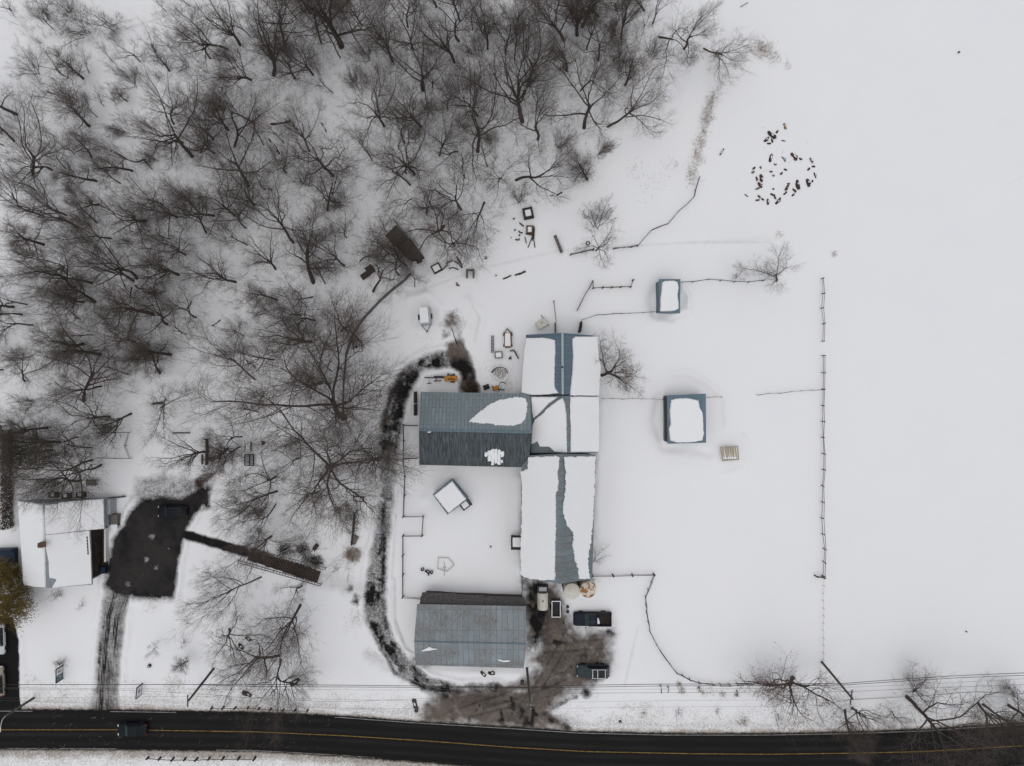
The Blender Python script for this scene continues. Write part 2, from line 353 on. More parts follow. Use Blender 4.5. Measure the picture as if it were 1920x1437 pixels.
def build_ground():
    st = 2.5
    gx = np.arange(-90, 2012, st); gy = np.arange(-90, 1530, st)
    X, Y = np.meshgrid(gx, gy)
    wob = (vnoise(X, Y, 24, 5, 1.0, 0.6) - 0.5) * 22; wob2 = (vnoise(X, Y, 9, 4, 5.0) - 0.5) * 10
    big = vnoise(X, Y, 160, 3, 2.0)
    road = poly_d(X, Y, ROAD_T + ROAD_B[::-1]); Rm = soft(road + wob2 * 0.35, 3.0)
    lot = poly_d(X, Y, LOT) + wob2 * 0.5; lotm = soft(lot + wob * 0.28, 6.0)
    side = poly_d(X, Y, SIDE) + wob2 * 0.3; sidem = soft(side, 2.5)
    lane = line_d(X, Y, LANE); lanem = soft(lane + wob * 0.5, 5)
    drive = line_d(X, Y, DRIVE); drivem = soft(drive + wob2 * 0.3, 4)
    yard = poly_d(X, Y, YARD); yardm = soft(yard + wob * 0.9, 14)
    path = line_d(X, Y, [(338, 1000, 9), (400, 1018, 9), (460, 1036, 9)]) + wob2 * 0.4; pathm = soft(path, 3)
    band = soft(poly_d(X, Y, [(256, 896), (300, 892), (376, 902), (392, 925), (350, 945), (262, 945), (250, 930)]) + wob, 9)
    dirt = soft(poly_d(X, Y, [(832, 640), (866, 636), (880, 668), (897, 735), (866, 736), (861, 700), (842, 680)]) + wob, 7)
    apron = soft(poly_d(X, Y, [(800, 1318), (960, 1300), (1030, 1330), (1070, 1366), (790, 1352)]) + wob, 8)
    # dark wet patches: thawed lane, lot, road
    dark = np.maximum.reduce([Rm, lotm, sidem, pathm])
    blobs = [(378, 930, 14), (374, 908, 8), (390, 918, 7), (366, 940, 10), (385, 945, 7), (660, 1104, 5), (842, 608, 4), (836, 630, 7), (192, 1022, 6), (193, 1046, 5), (848, 588, 4), (1140, 1186, 5), (1090, 1232, 6), (1115, 1270, 6), (218, 966, 5), (1240, 1376, 6), (668, 1118, 7), (1100, 1298, 4)]
    for x, y, r in blobs: dark = np.maximum(dark, soft(np.hypot(X - x, (Y - y) * 0.8) - r + wob * 1.1, 6) * 0.95)
    vn = 0.55 * vnoise(X, Y, 26, 4, 51, 0.6) + 0.45 * vnoise(X, Y * 0.55, 10, 3, 52, 0.6)
    thr = np.interp(Y, [655, 690, 740, 790, 830, 880, 930, 1000, 1070, 1110, 1160, 1220, 1260, 1310], [.48, .36, .35, .39, .45, .56, .68, .66, .56, .46, .44, .43, .45, .50])
    dl = soft(lane + 1 + wob * 0.45, 5) * np.clip((vn - thr + .04) / 0.17, 0, 1) * (Y < 1300)
    yd = soft(poly_d(X, Y, [(984, 1092), (1012, 1092), (1030, 1150), (1022, 1200), (1008, 1222), (988, 1214), (986, 1150)]) + wob, 12) * np.clip((vn - .42) / .08, 0, 1)
    ap = np.maximum(yardm, apron) * np.clip((vn - .60) / .05, 0, 1) * 0.8
    for tr in ([(960, 1340, 2), (1000, 1290, 2), (1030, 1240, 2), (1062, 1180, 2)], [(975, 1345, 2), (1015, 1295, 2), (1045, 1245, 2), (1076, 1186, 2)], [(900, 1330, 2), (970, 1310, 2), (1040, 1285, 2), (1085, 1262, 2)], [(880, 1345, 2), (965, 1325, 2), (1050, 1300, 2)], [(830, 1340, 2), (900, 1315, 2), (990, 1290, 2)], [(1015, 1210, 2), (1060, 1205, 2), (1130, 1200, 2)], [(1012, 1225, 2), (1060, 1222, 2), (1132, 1216, 2)]):
        dark = np.maximum(dark, soft(line_d(X, Y, tr) + wob2 * .5, 3) * yardm * (.25 + .75 * vnoise(X, Y, 25, 3, 91)))
    dark = np.maximum.reduce([dark, dl * 0.97, yd * 0.9, ap])
    streaks = [[(721, 932, 3), (719, 960, 4), (717, 985, 3), (715, 1020, 4), (711, 1040, 4)], [(722, 985, 2), (718, 1075, 5)], [(700, 1190, 2), (742, 1262, 3), (800, 1292, 4), (870, 1298, 2)], [(733, 800, 4), (727, 870, 4)], [(1068, 1310, 1.5), (1080, 1306, 2)], [(1020, 1340, 2), (1075, 1304, 1)]]
    for s_ in streaks: dark = np.maximum(dark, soft(line_d(X, Y, s_) + wob2 * 0.8, 4) * 0.9)
    ys_ = [y for _, y, _ in DRIVE]; u = X - np.interp(Y, ys_, [x for x, _, _ in DRIVE]) - 8 * np.clip((1160 - Y) / 60, 0, 1) * (Y > 1100)
    rut = np.zeros_like(X)
    for k, o_ in enumerate((-17, -11.5, -7, -1, 3.5, 9, 14.5)):
        rut = np.maximum(rut, np.exp(-((u - o_ * np.interp(Y, [1100, 1180, 1330], [1.15, .95, 1.0])) / (1.7 + .5 * (k % 3))) ** 2) * np.clip(-.15 + 1.9 * vnoise(X * 0 + k * 31.0, Y, 48, 3, 71 + k), 0, 1.2))
    fan = soft(line_d(X, Y, [(212, 1150, 14), (232, 1118, 16), (262, 1104, 12)]) + wob2, 6)
    drvd = np.maximum(drivem, fan) * np.clip(rut * 1.05, 0, 1) * (Y > 1095)
    drvd = np.maximum(drvd, soft(np.abs(u + 19) - 2.5 + wob2 * .3, 2.5) * drivem * (vnoise(X, Y, 30, 2, 75) > .5))
    ul = X - np.interp(Y, [740, 800, 850, 885, 920, 980, 1035, 1080, 1130], [746, 733, 727, 727, 725, 719, 712, 706, 702])
    lrut = 0.65 * vnoise(ul + 500, Y * 0.09, 7, 3, 81, 0.6) + 0.35 * vnoise(X, Y, 14, 4, 82)
    dark = np.maximum(dark, soft(lane + 2, 4) * np.clip((lrut - np.interp(Y, [740, 800, 870, 930, 1060, 1130], [.45, .49, .60, .66, .60, .50])) / .16, 0, 1) * 0.8 * ((Y > 735) & (Y < 1140)))
    mud = np.maximum.reduce([yardm, dirt, soft(np.hypot(X - 850, Y - 606) - 16 + wob * 2, 10) * 0.8, drivem * 0.5, apron, lotm * 0.3, soft(line_d(X, Y, [(1020, 1240, 10), (985, 1284, 14), (940, 1300, 14)]) + wob, 8)])
    mud = np.clip(mud - soft(np.hypot(X - 1000, Y - 1250) - 12 + wob * 2, 9) * 0.6 - soft(np.hypot(X - 1095, Y - 1186) - 12 + wob, 8) * 0.5 - soft(np.hypot(X - 1003, Y - 1204) - 8 + wob, 6) * 0.5, 0, 1)
    pack = np.maximum.reduce([lanem * (0.8 + 0.6 * vnoise(X, Y, 26, 3, 8)), band * 0.75, drivem * 0.6, soft(line_d(X, Y, [(600, 1085, 14), (690, 1108, 16)]) + wob, 10) * 0.28, soft(yard + wob * 1.5, 22) * 0.55, soft(line_d(X, Y, [(740, 1085, 1), (741, 1160, 1), (760, 1215, 1.5), (790, 1232, 2)]), 2) * 0.5, soft(line_d(X, Y, [(690, 1225, 6), (790, 1280, 10)]) + wob, 10) * 0.5])
    pack = np.maximum(pack, soft(line_d(X, Y, [(775, 1240, 10), (800, 1240, 10)]) + wob2, 5) * 0.8)
    pack = np.maximum(pack, soft(line_d(X, Y, [(150, 1, 0.8), (240, 55, 0.8), (100, 92, 0.8)]), 2) * 0.0 + soft(line_d(X, Y, [(420, 0, 0.8), (330, 25, 0.8), (235, 55, 0.8), (110, 92, 1)]), 1.8) * 0.34)
    for tr in ([(690, 1030, 1), (700, 960, 1), (738, 720, 1)], [(735, 1085, 1.5), (745, 930, 1.5), (752, 880, 1)], [(1195, 1180, 1), (1170, 1290, 1)], [(880, 560, 1), (900, 600, 1), (890, 640, 1)], [(1920, 330, 0.0), (1880, 352, -1.2)], [(790, 545, 0.8), (900, 505, 0.8), (1050, 470, 0.8), (1290, 455, 1), (1440, 455, 1)], [(720, 640, 1), (735, 580, 1)]):
        pack = np.maximum(pack, soft(line_d(X, Y, tr) + wob2 * 0.2, 2.2) * 0.24)
    pat = vnoise(X, Y, 34, 5, 41, 0.62); pat2 = vnoise(X, Y, 12, 4, 43, 0.62)
    mud = np.clip(mud * (0.52 + 0.95 * (0.6 * pat + 0.4 * pat2)), 0, 1); pack = np.clip(pack * (0.35 + 1.2 * pat2), 0, 1)
    dark = np.maximum(dark, drvd * 0.0)
    dark = np.where((Rm > 0.3) | (lotm > 0.3) | (sidem > 0.3) | (pathm > 0.3), dark, dark * np.clip(0.45 + 1.1 * pat2, 0, 1))
    dark = np.maximum(dark, drvd * 0.9)
    for x, y, r in ((285, 1006, 4), (274, 1050, 5), (318, 1030, 4), (292, 1066, 6), (268, 1078, 7), (240, 1098, 8), (208, 1040, 6), (216, 1000, 8), (203, 1080, 6), (225, 985, 6), (262, 940, 6), (285, 935, 7)):
        dark = dark * (1 - 0.42 * soft(np.hypot(X - x, Y - y) - r * .55 + wob2 * 1.6, 4))
    # tan: grass, dead leaves and grit showing through thin snow
    tan = soft(road - 11 + wob * 0.7, 11) * (Y < 1380) * 0.9 + soft(road - 16 + wob * 0.7, 18) * (Y > 1380) * 1.0
    tan = np.maximum(tan, soft(road - 50 + wob * 3, 34) * 0.5)
    cd = line_d(X, Y, [(a, c, 0) for a, c in CENTRE]); wear = Rm * (np.exp(-((cd - 9) / 5) ** 2) + np.exp(-((cd - 26) / 5) ** 2) + 0.8 * soft(-cd + 35, 3)) * (0.1 + vnoise(X * 0.12, Y, 9, 4, 61)) * 0.6
    wear = np.maximum(wear, lotm * np.clip(vnoise(X, Y, 34, 5, 63, 0.68) * 2.2 - .45, 0, 1))
    for x, y, r, a in ((656, 1042, 18, .55), (660, 1075, 30, .3), (668, 1165, 30, .42), (690, 1215, 30, .3), (285, 1128, 26, .4), (262, 1150, 14, .25), (1312, 300, 12, .55), (1300, 330, 16, .5), (1316, 262, 11, .5), (1326, 222, 10, .6), (1336, 190, 8, .5), (1432, 95, 22, .5), (1190, 1335, 30, .22), (1210, 1325, 8, .5), (1278, 1293, 12, .35), (1330, 1295, 10, .3), (1390, 1350, 14, .4), (1200, 1262, 10, .25), (1150, 1280, 25, .25), (1420, 95, 14, .5), (690, 800, 14, .2), (800, 650, 40, .28), (935, 700, 34, .42), (940, 640, 26, .22), (870, 605, 30, .35), (950, 742, 22, .3), (1115, 1095, 26, .2), (28, 985, 9, .5), (28, 1030, 9, .5), (30, 1075, 8, .45), (27, 945, 8, .4), (300, 1070, 10, .3), (325, 1285, 24, .5), (120, 1310, 40, .45), (60, 1290, 30, .35), (270, 1300, 30, .4), (380, 1305, 40, .45), (440, 1310, 25, .4), (1880, 1300, 26, .35), (1680, 1320, 40, .25), (1520, 1330, 40, .2), (1565, 478, 5, .3), (1460, 440, 8, .25), (845, 600, 22, .4), (600, 130, 30, .2), (300, 900, 40, .2), (215, 960, 20, .5), (208, 1050, 12, .4)):
        tan = np.maximum(tan, soft(np.hypot(X - x, Y - y) - r + wob * 2.2, r * 0.7 + 3) * a)
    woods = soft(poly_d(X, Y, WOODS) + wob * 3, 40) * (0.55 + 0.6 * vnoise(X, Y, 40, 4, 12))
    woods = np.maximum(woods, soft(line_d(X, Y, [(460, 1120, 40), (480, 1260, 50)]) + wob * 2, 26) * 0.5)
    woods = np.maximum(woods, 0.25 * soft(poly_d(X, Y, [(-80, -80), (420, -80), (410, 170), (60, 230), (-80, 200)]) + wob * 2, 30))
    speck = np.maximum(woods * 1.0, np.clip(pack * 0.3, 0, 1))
    # height: soft drifts, cleared ground lower, berms beside what was ploughed
    Z = (big - 0.5) * 0.25 + (vnoise(X, Y, 45, 4, 3.0) - 0.5) * 0.12 + (vnoise(X, Y, 12, 3, 6.0) - 0.5) * 0.035
    Z += 0.10 * woods * (vnoise(X, Y, 9, 3, 21) - 0.5) * 2
    clear = np.clip(np.maximum.reduce([dark * (dark > 0.5), Rm, lotm, sidem, drivem, yardm, lanem * 0.9, pathm, dirt]), 0, 1)
    for d_, amp in ((lane, 0.28), (drive, 0.25), (lot, 0.3), (yard, 0.3), (road - 4, 0.3), (side, .25)):
        Z += amp * np.exp(-((d_ - 7 + wob * 0.4) / 5) ** 2) * (0.4 + vnoise(X, Y, 14, 3, 9))
    for arc, amp, wd in (([(1262, 588), (1290, 580), (1290, 555), (1278, 540)], .45, 6), ([(1222, 600), (1260, 608), (1292, 590)], .25, 8), ([(1235, 530), (1222, 560), (1230, 592)], -.3, 8), ([(1255, 700), (1290, 700), (1330, 720), (1360, 750), (1362, 800)], .22, 6), ([(1238, 745), (1228, 790), (1245, 838)], -.35, 8), ([(1330, 850), (1300, 842), (1260, 840)], -.25, 7), ([(1395, 820), (1405, 850), (1395, 880), (1360, 890)], .18, 6), ([(770, 560), (800, 552), (826, 575), (832, 610)], .35, 8), ([(780, 585), (778, 620), (795, 628)], -.25, 7), ([(990, 640), (982, 690), (977, 738)], .5, 8), ([(975, 900), (972, 980), (973, 1080)], .35, 9), ([(1126, 760), (1124, 850), (1118, 1000)], .3, 10), ([(800, 935), (843, 890), (880, 930)], .25, 9), ([(1330, 460), (1450, 452), (1475, 462)], .2, 6), ([(1040, 440), (1058, 455), (1060, 480)], .2, 6), ([(880, 560), (905, 590), (895, 640)], .2, 7), ([(1025, 590), (1080, 588), (1110, 610)], .15, 8), ([(840, 1110), (980, 1112)], .25, 8), ([(790, 1258), (985, 1262)], .25, 8)):
        Z += 1.25 * amp * np.exp(-((line_d(X, Y, [(a, b, 0) for a, b in arc]) + wob * 0.35) / (wd * 1.15)) ** 2) * (0.5 + vnoise(X, Y, 30, 2, 4))
    Z = Z * (1 - clear) + (-0.06 + (vnoise(X, Y, 10, 3, 31) - 0.5) * 0.04 * (1 - np.maximum(Rm, lotm))) * clear
    Z = np.where(road < -3, -0.06, Z)
    flat = X.size; V = np.stack([((X - 960) * PX).ravel(), ((718.5 - Y) * PX).ravel(), Z.ravel()], 1)
    ny, nx = X.shape
    i = (np.arange(ny - 1)[:, None] * nx + np.arange(nx - 1)[None, :]).ravel()
    F = np.stack([i, i + nx, i + nx + 1, i + 1], 1)
    fc = lambda A: ((A[:-1, :-1] + A[1:, 1:]) / 2).ravel()
    lab = np.zeros(len(F), int)
    for k, A in ((6, soft(dirt * -20 + 10, 1)), (1, lanem), (5, yardm), (4, drivem), (7, pathm), (3, lotm), (8, sidem), (2, Rm)):
        lab[fc(A) > 0.5] = k
    m1 = np.stack([dark, mud, pack, tan], -1).reshape(-1, 4).astype(np.float32)
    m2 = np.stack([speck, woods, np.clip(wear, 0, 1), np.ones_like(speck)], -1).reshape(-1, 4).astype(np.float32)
    mat = ground_material()
    names = {0: 'snow_ground', 1: 'farm_lane', 2: 'road', 3: 'parking_lot', 4: 'driveway', 5: 'farmyard', 6: 'muddy_ground', 7: 'path', 8: 'driveway'}
    objs = {}
    for k, nm in names.items():
        f = F[lab == k]
        if not len(f): continue
        u, inv = np.unique(f, return_inverse=True)
        Vv = V[u]; ff = inv.reshape(-1, 4); a1, a2 = m1[u], m2[u]
        me = np_mesh(nm, Vv, ff[:, ::1], [mat], smooth=True)
        for an, arr in (("masks", a1), ("masks2", a2)):
            at = me.attributes.new(an, 'FLOAT_COLOR', 'POINT'); at.data.foreach_set("color", arr.ravel())
        o = bpy.data.objects.new(nm, me); C.objects.link(o); o["kind"] = "structure"; objs[k] = o
    # the snow field beyond the frame, out to the horizon
    x0, x1 = V[:, 0].min(), V[:, 0].max(); y0, y1 = V[:, 1].min(), V[:, 1].max(); R = 2500.0
    mb = MB()
    for a, b in (((-R, -R), (R, y0)), ((-R, y1), (R, R)), ((-R, y0), (x0, y1)), ((x1, y0), (R, y1))):
        mb.add([(a[0], a[1], 0), (b[0], a[1], 0), (b[0], b[1], 0), (a[0], b[1], 0)], [(0, 1, 2, 3)])
    far = mb.build('snow_field', M['snow']); far["kind"] = "structure"
    return objs, Z, gx, gy

def ground_material():
    m, t, b = new_mat('snowy_ground')
    a1 = node(t, 'ShaderNodeAttribute', attribute_name="masks"); a2 = node(t, 'ShaderNodeAttribute', attribute_name="masks2")
    s1 = t.nodes.new('ShaderNodeSeparateColor'); t.links.new(a1.outputs['Color'], s1.inputs[0])
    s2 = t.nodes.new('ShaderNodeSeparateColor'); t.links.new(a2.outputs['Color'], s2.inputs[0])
    tc = t.nodes.new('ShaderNodeTexCoord'); v = tc.outputs['Object']
    n1 = noise(t, v, 0.9, 7, 0.62); n2 = noise(t, v, 3.5, 6, 0.65); n3 = noise(t, v, 11.0, 3, 0.7)
    def rag(mask, n, amp, wd):
        d = math_n(t, 'MULTIPLY', math_n(t, 'SUBTRACT', n, 0.5), amp)
        x = math_n(t, 'ADD', mask, d)
        return ramp01(t, x, 0.5 - wd, 0.5 + wd)
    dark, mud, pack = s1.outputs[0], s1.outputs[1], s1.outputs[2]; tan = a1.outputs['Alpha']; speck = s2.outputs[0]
    c = mix_c(t, ramp01(t, noise(t, v, 0.12, 5), 0.3, 0.7), (0.845, 0.852, 0.872), (0.865, 0.868, 0.878))
    # leaf litter and twigs in the wood's snow, with the trees' shade painted in
    litter_shade = math_n(t, 'MULTIPLY', ramp01(t, math_n(t, 'ADD', n3, math_n(t, 'MULTIPLY', math_n(t, 'SUBTRACT', n1, 0.5), 0.5)), 0.53, 0.70), speck)
    c = mix_c(t, math_n(t, 'MULTIPLY', litter_shade, 0.62), c, (0.15, 0.135, 0.13))
    tn = ramp01(t, math_n(t, 'ADD', math_n(t, 'MULTIPLY', tan, 0.9), math_n(t, 'MULTIPLY', math_n(t, 'SUBTRACT', n2, 0.5), 1.3)), 0.30, 0.85)
    tn = math_n(t, 'MULTIPLY', tn, ramp01(t, tan, 0.02, 0.25))
    c = mix_c(t, tn, c, mix_c(t, ramp01(t, n3, 0.35, 0.65), (0.22, 0.17, 0.13), (0.50, 0.46, 0.41)))
    pk = math_n(t, 'MULTIPLY', pack, ramp01(t, math_n(t, 'ADD', n2, math_n(t, 'MULTIPLY', n1, 0.5)), 0.35, 1.0))
    c = mix_c(t, math_n(t, 'MULTIPLY', pk, 1.5, True), c, mix_c(t, n1, (0.085, 0.082, 0.082), (0.27, 0.265, 0.26)))
    c = mix_c(t, math_n(t, 'MULTIPLY', math_n(t, 'MULTIPLY', rag(mud, n1, 0.9, 0.42), ramp01(t, mud, 0.0, 0.15)), 0.95), c, mix_c(t, ramp01(t, math_n(t, 'ADD', math_n(t, 'MULTIPLY', n2, 0.55), math_n(t, 'MULTIPLY', noise(t, v, 0.33, 6, 0.65), 0.45)), 0.36, 0.62), (0.03, 0.0238, 0.02), (0.165, 0.131, 0.108)))
    c = mix_c(t, math_n(t, 'MULTIPLY', rag(dark, n2, 0.75, 0.36), ramp01(t, dark, 0.0, 0.12)), c, mix_c(t, ramp01(t, math_n(t, 'MULTIPLY', s2.outputs[2], math_n(t, 'ADD', n2, 0.3)), 0.1, 0.9), mix_c(t, ramp01(t, n3, 0.3, 0.75), (0.010, 0.0097, 0.0103), (0.019, 0.0185, 0.019)), (0.042, 0.039, 0.037)))
    t.links.new(c, b.inputs['Base Color'])
    b.inputs['Roughness'].default_value = 0.92; b.inputs['Specular IOR Level'].default_value = 0.08
    bp = t.nodes.new('ShaderNodeBump'); bp.inputs['Strength'].default_value = 0.45; bp.inputs['Distance'].default_value = 0.06
    t.links.new(math_n(t, 'ADD', n1, math_n(t, 'MULTIPLY', n2, 0.35)), bp.inputs['Height']); t.links.new(bp.outputs[0], b.inputs['Normal'])
    return m

GROUND, GZ, GXS, GYS = build_ground()

def gz(x, y):
    """ground height under photo pixel (x, y)"""
    i = min(max(int(round((y - GYS[0]) / 2.5)), 0), len(GYS) - 1); j = min(max(int(round((x - GXS[0]) / 2.5)), 0), len(GXS) - 1)
    return float(GZ[i, j])

def G(x, y, dz=0.0):
    z = gz(x, y); q = P(x, y, z); q.z += dz; return q

def ribbon(name, pts, wd, z, mat, gaps=()):
    """a painted line lying on the road"""
    mb = MB(); dense = []
    for (xa, ya), (xb, yb) in zip(pts, pts[1:]):
        n = max(2, int(abs(xb - xa) / 12))
        dense += [(xa + (xb - xa) * k / n, ya + (yb - ya) * k / n) for k in range(n)]
    dense.append(pts[-1])
    for (xa, ya), (xb, yb) in zip(dense, dense[1:]):
        if any(a <= xa <= c for a, c in gaps): continue
        a, c = P(xa, ya), P(xb, yb); d = (c - a).normalized(); nn = Vector((-d.y, d.x, 0)) * wd / 2
        mb.add([(a + nn).to_tuple()[:2] + (z,), (a - nn).to_tuple()[:2] + (z,), (c - nn).to_tuple()[:2] + (z,), (c + nn).to_tuple()[:2] + (z,)], [(0, 1, 2, 3)])
    return mb.build(name, mat, GROUND[2])
ribbon('centre_line', CENTRE, 0.13, -0.054, M['yellow_line'])
ribbon('edge_line', [(x, y + 5) for x, y in ROAD_T], 0.12, -0.054, M['white_line'], gaps=((60, 200), (330, 620)))
ribbon('edge_line', [(x, y - 3.0) for x, y in ROAD_B], 0.12, -0.054, M['white_line'], gaps=((210, 400), (700, 2000)))
# ------------------------------------------------------------------ bare trees, grown level by level
def _norm(a): return a / np.maximum(np.linalg.norm(a, axis=-1, keepdims=True), 1e-9)

def grow(rs, Pt, D, L, K, wig, up, out=0.0):
    """polylines (N, K+1, 3) from starts Pt, directions D and lengths L"""
    N = len(Pt); pts = np.zeros((N, K + 1, 3)); pts[:, 0] = Pt; d = D.copy()
    for k in range(K):
        d = d + rs.normal(size=(N, 3)) * wig; d[:, 2] += up
        d = _norm(d); pts[:, k + 1] = pts[:, k] + d * (L / K)[:, None]
    return pts

def tubes(pts, r0, r1, S):
    N, K1, _ = pts.shape
    tan = np.gradient(pts, axis=1) if K1 > 2 else np.repeat(pts[:, 1:] - pts[:, :1], 2, 1)
    tan = _norm(tan); ref = np.zeros_like(tan); ref[..., 2] = 1; ref[np.abs(tan[..., 2]) > 0.9] = (1, 0, 0)
    r = _norm(np.cross(tan, ref)); u = np.cross(r, tan)
    t = np.linspace(0, 1, K1)[None, :]; rad = r0[:, None] * (1 - t) + r1[:, None] * t
    a = 2 * np.pi * np.arange(S) / S
    V = pts[:, :, None, :] + (r[:, :, None, :] * np.cos(a)[:, None] + u[:, :, None, :] * np.sin(a)[:, None]) * rad[:, :, None, None]
    base = (np.arange(N) * K1 * S)[:, None, None] + (np.arange(K1 - 1) * S)[None, :, None]
    k = np.arange(S)[None, None, :]; k2 = (k + 1) % S
    F = np.stack([base + k, base + k2, base + k2 + S, base + k + S], -1).reshape(-1, 4)
    return V.reshape(-1, 3), F

def branch(rs, pts, L, r0, r1, n, t0, ang, ratio, taper, lift=0.0, tip=True):
    """n children on each parent polyline"""
    N, K1, _ = pts.shape
    t = t0 + (1 - t0) * (np.arange(n)[None, :] + rs.rand(N, n)) / n
    if tip: t[:, -1] = 0.999
    s = t * (K1 - 1); i = np.clip(s.astype(int), 0, K1 - 2); f = (s - i)[..., None]
    idx = np.arange(N)[:, None]
    A, B = pts[idx, i], pts[idx, i + 1]; Pt = A + (B - A) * f; d = _norm(B - A)
    ref = np.zeros_like(d); ref[..., 2] = 1; ref[np.abs(d[..., 2]) > 0.95] = (1, 0, 0)
    r = _norm(np.cross(d, ref)); u = np.cross(r, d)
    az = (np.arange(n) * 2.399 + 0)[None, :] + rs.rand(N, 1) * 6.28 + rs.normal(size=(N, n)) * 0.5
    an = np.radians(rs.uniform(ang[0], ang[1], size=(N, n)))
    if tip: an[:, -1] *= 0.3
    D = d * np.cos(an)[..., None] + (r * np.cos(az)[..., None] + u * np.sin(az)[..., None]) * np.sin(an)[..., None]
    D[..., 2] += lift; D = _norm(D)
    Ln = L[:, None] * ratio * (1.15 - taper * t) * rs.uniform(0.65, 1.2, size=(N, n))
    rr = (r0[:, None] * (1 - t) + r1[:, None] * t) * 0.72
    return Pt.reshape(-1, 3), D.reshape(-1, 3), Ln.ravel(), rr.ravel()

def gen_tree(seed, H=15.0, form='wide', leaves=False, dens=1.0, n2=9):
    """trunk and crown mesh arrays of one bare tree standing at the origin"""
    rs = np.random.RandomState(seed); parts_t = []; parts_c = []
    z = np.zeros((1, 3)); up = np.array([[0.0, 0, 1.0]])
    if form == 'wide':   tl, nl, la, lr, lu, t0 = 0.38, 7, (38, 72), 1.25, 0.10, 0.55
    elif form == 'vase': tl, nl, la, lr, lu, t0 = 0.34, 7, (18, 48), 1.45, 0.07, 0.5
    elif form == 'leader': tl, nl, la, lr, lu, t0 = 0.80, 13, (42, 75), 0.36, 0.10, 0.28
    elif form == 'fork': tl, nl, la, lr, lu, t0 = 0.24, 4, (22, 50), 2.3, 0.05, 0.7
    else:                tl, nl, la, lr, lu, t0 = 0.42, 6, (30, 80), 1.1, 0.08, 0.45
    nl = max(3, nl + rs.randint(-2, 3)); wg = rs.uniform(0.7, 1.7); tl *= rs.uniform(0.75, 1.25)
    R0 = (0.0145 * H + 0.03) * rs.uniform(0.75, 1.2)
    tp = grow(rs, z - up * 0.3, up, np.array([tl * H]), 8, 0.09 if form != 'crook' else 0.22, 0.06)
    r0 = np.array([R0]); r1 = np.array([R0 * (0.62 if form != 'leader' else 0.15)])
    V, F = tubes(tp, r0, r1, 9); parts_t.append((V, F))
    Pt, D, L, r = branch(rs, tp, np.array([tl * H]), r0, r1, nl, t0, la, lr, 0.45 if form == 'leader' else 0.15, 0.05)
    r *= 0.8
    p1 = grow(rs, Pt, D, L * 1.12 * rs.uniform(0.7, 1.2, len(L)), 8, 0.13 * wg, lu * 0.6); V, F = tubes(p1, r, r * 0.3, 6); parts_t.append((V, F))
    Pt, D, L2, r2 = branch(rs, p1, L, r, r * 0.3, n2, 0.25, (28, 66), 0.50, 0.6, 0.06)
    r2 = np.maximum(r2 * 0.72, 0.022)
    p2 = grow(rs, Pt, D, L2, 6, 0.16 * wg, 0.06); V, F = tubes(p2, r2, r2 * 0.3, 4); parts_t.append((V, F))
    n3 = max(4, int(6.2 * dens))
    Pt, D, L3, r3 = branch(rs, p2, L2, r2, r2 * 0.3, n3, 0.25, (26, 62), 0.58, 0.5, 0.05)
    r3 = np.maximum(r3 * 0.62, 0.0115)
    p3 = grow(rs, Pt, D, L3, 4, 0.17 * wg, 0.055); V, F = tubes(p3, r3, r3 * 0.4, 3); parts_c.append((V, F))
    n4 = max(3, int(4.6 * dens))
    Pt, D, L4, r4 = branch(rs, p3, L3, r3, r3 * 0.4, n4, 0.22, (24, 62), 0.64, 0.4, 0.05)
    L4 = np.maximum(L4 * 1.1, 0.6); r4 = np.maximum(r4 * 0.55, 0.0062)
    p4 = grow(rs, Pt, D, L4, 3, 0.15, 0.07); V, F = tubes(p4, r4, r4 * 0.55, 3); parts_c.append((V, F))
    n5 = 3
    Pt, D, L5, r5 = branch(rs, p4, L4, r4, r4 * 0.5, n5, 0.15, (24, 60), 0.6, 0.3, 0.06)
    L5 = np.clip(L5 * 1.1, 0.4, 1.1); r5 = np.full(len(L5), 0.0040)
    p5 = grow(rs, Pt, D, L5, 2, 0.16, 0.05); V, F = tubes(p5, r5, r5 * 0.6, 3); parts_c.append((V, F))
    lv = None
    if leaves:
        sel = p5[rs.rand(len(p5)) < 0.2]; c = sel[:, 1] + rs.normal(size=(len(sel), 3)) * 0.05
        a = _norm(rs.normal(size=c.shape)) * 0.055; b2 = _norm(np.cross(a, rs.normal(size=c.shape))) * 0.04
        V = np.stack([c - a, c + b2, c + a, c - b2], 1).reshape(-1, 3); F = np.arange(len(V)).reshape(-1, 4); lv = (V, F)
    ends = p4[:, -1]; rad = np.hypot(ends[:, 0], ends[:, 1])
    return parts_t, parts_c, lv, np.percentile(rad, 88), np.percentile(ends[:, 2], 92)

def join(parts):
    V = []; F = []; n = 0
    for v, f in parts: V.append(v); F.append(f + n); n += len(v)
    return np.concatenate(V), np.concatenate(F)

def proto_tree(seed, H, form, twig='twig', leaves=False, dens=1.0, n2=9):
    pt, pc, lv, rad, top = gen_tree(seed, H, form, leaves, dens, n2)
    V, F = join(pt); tm = np_mesh('trunk', V, F, [M['bark']], smooth=True)
    nb = sum(len(f) for _, f in pc)
    V, F = join(pc + ([lv] if lv else []))
    mi = np.zeros(len(F), np.int32); mi[nb:] = 1
    cm = np_mesh('crown', V, F, [M[twig], M['dead_leaf']], mi)
    return dict(trunk=tm, crown=cm, r=rad, h=top)

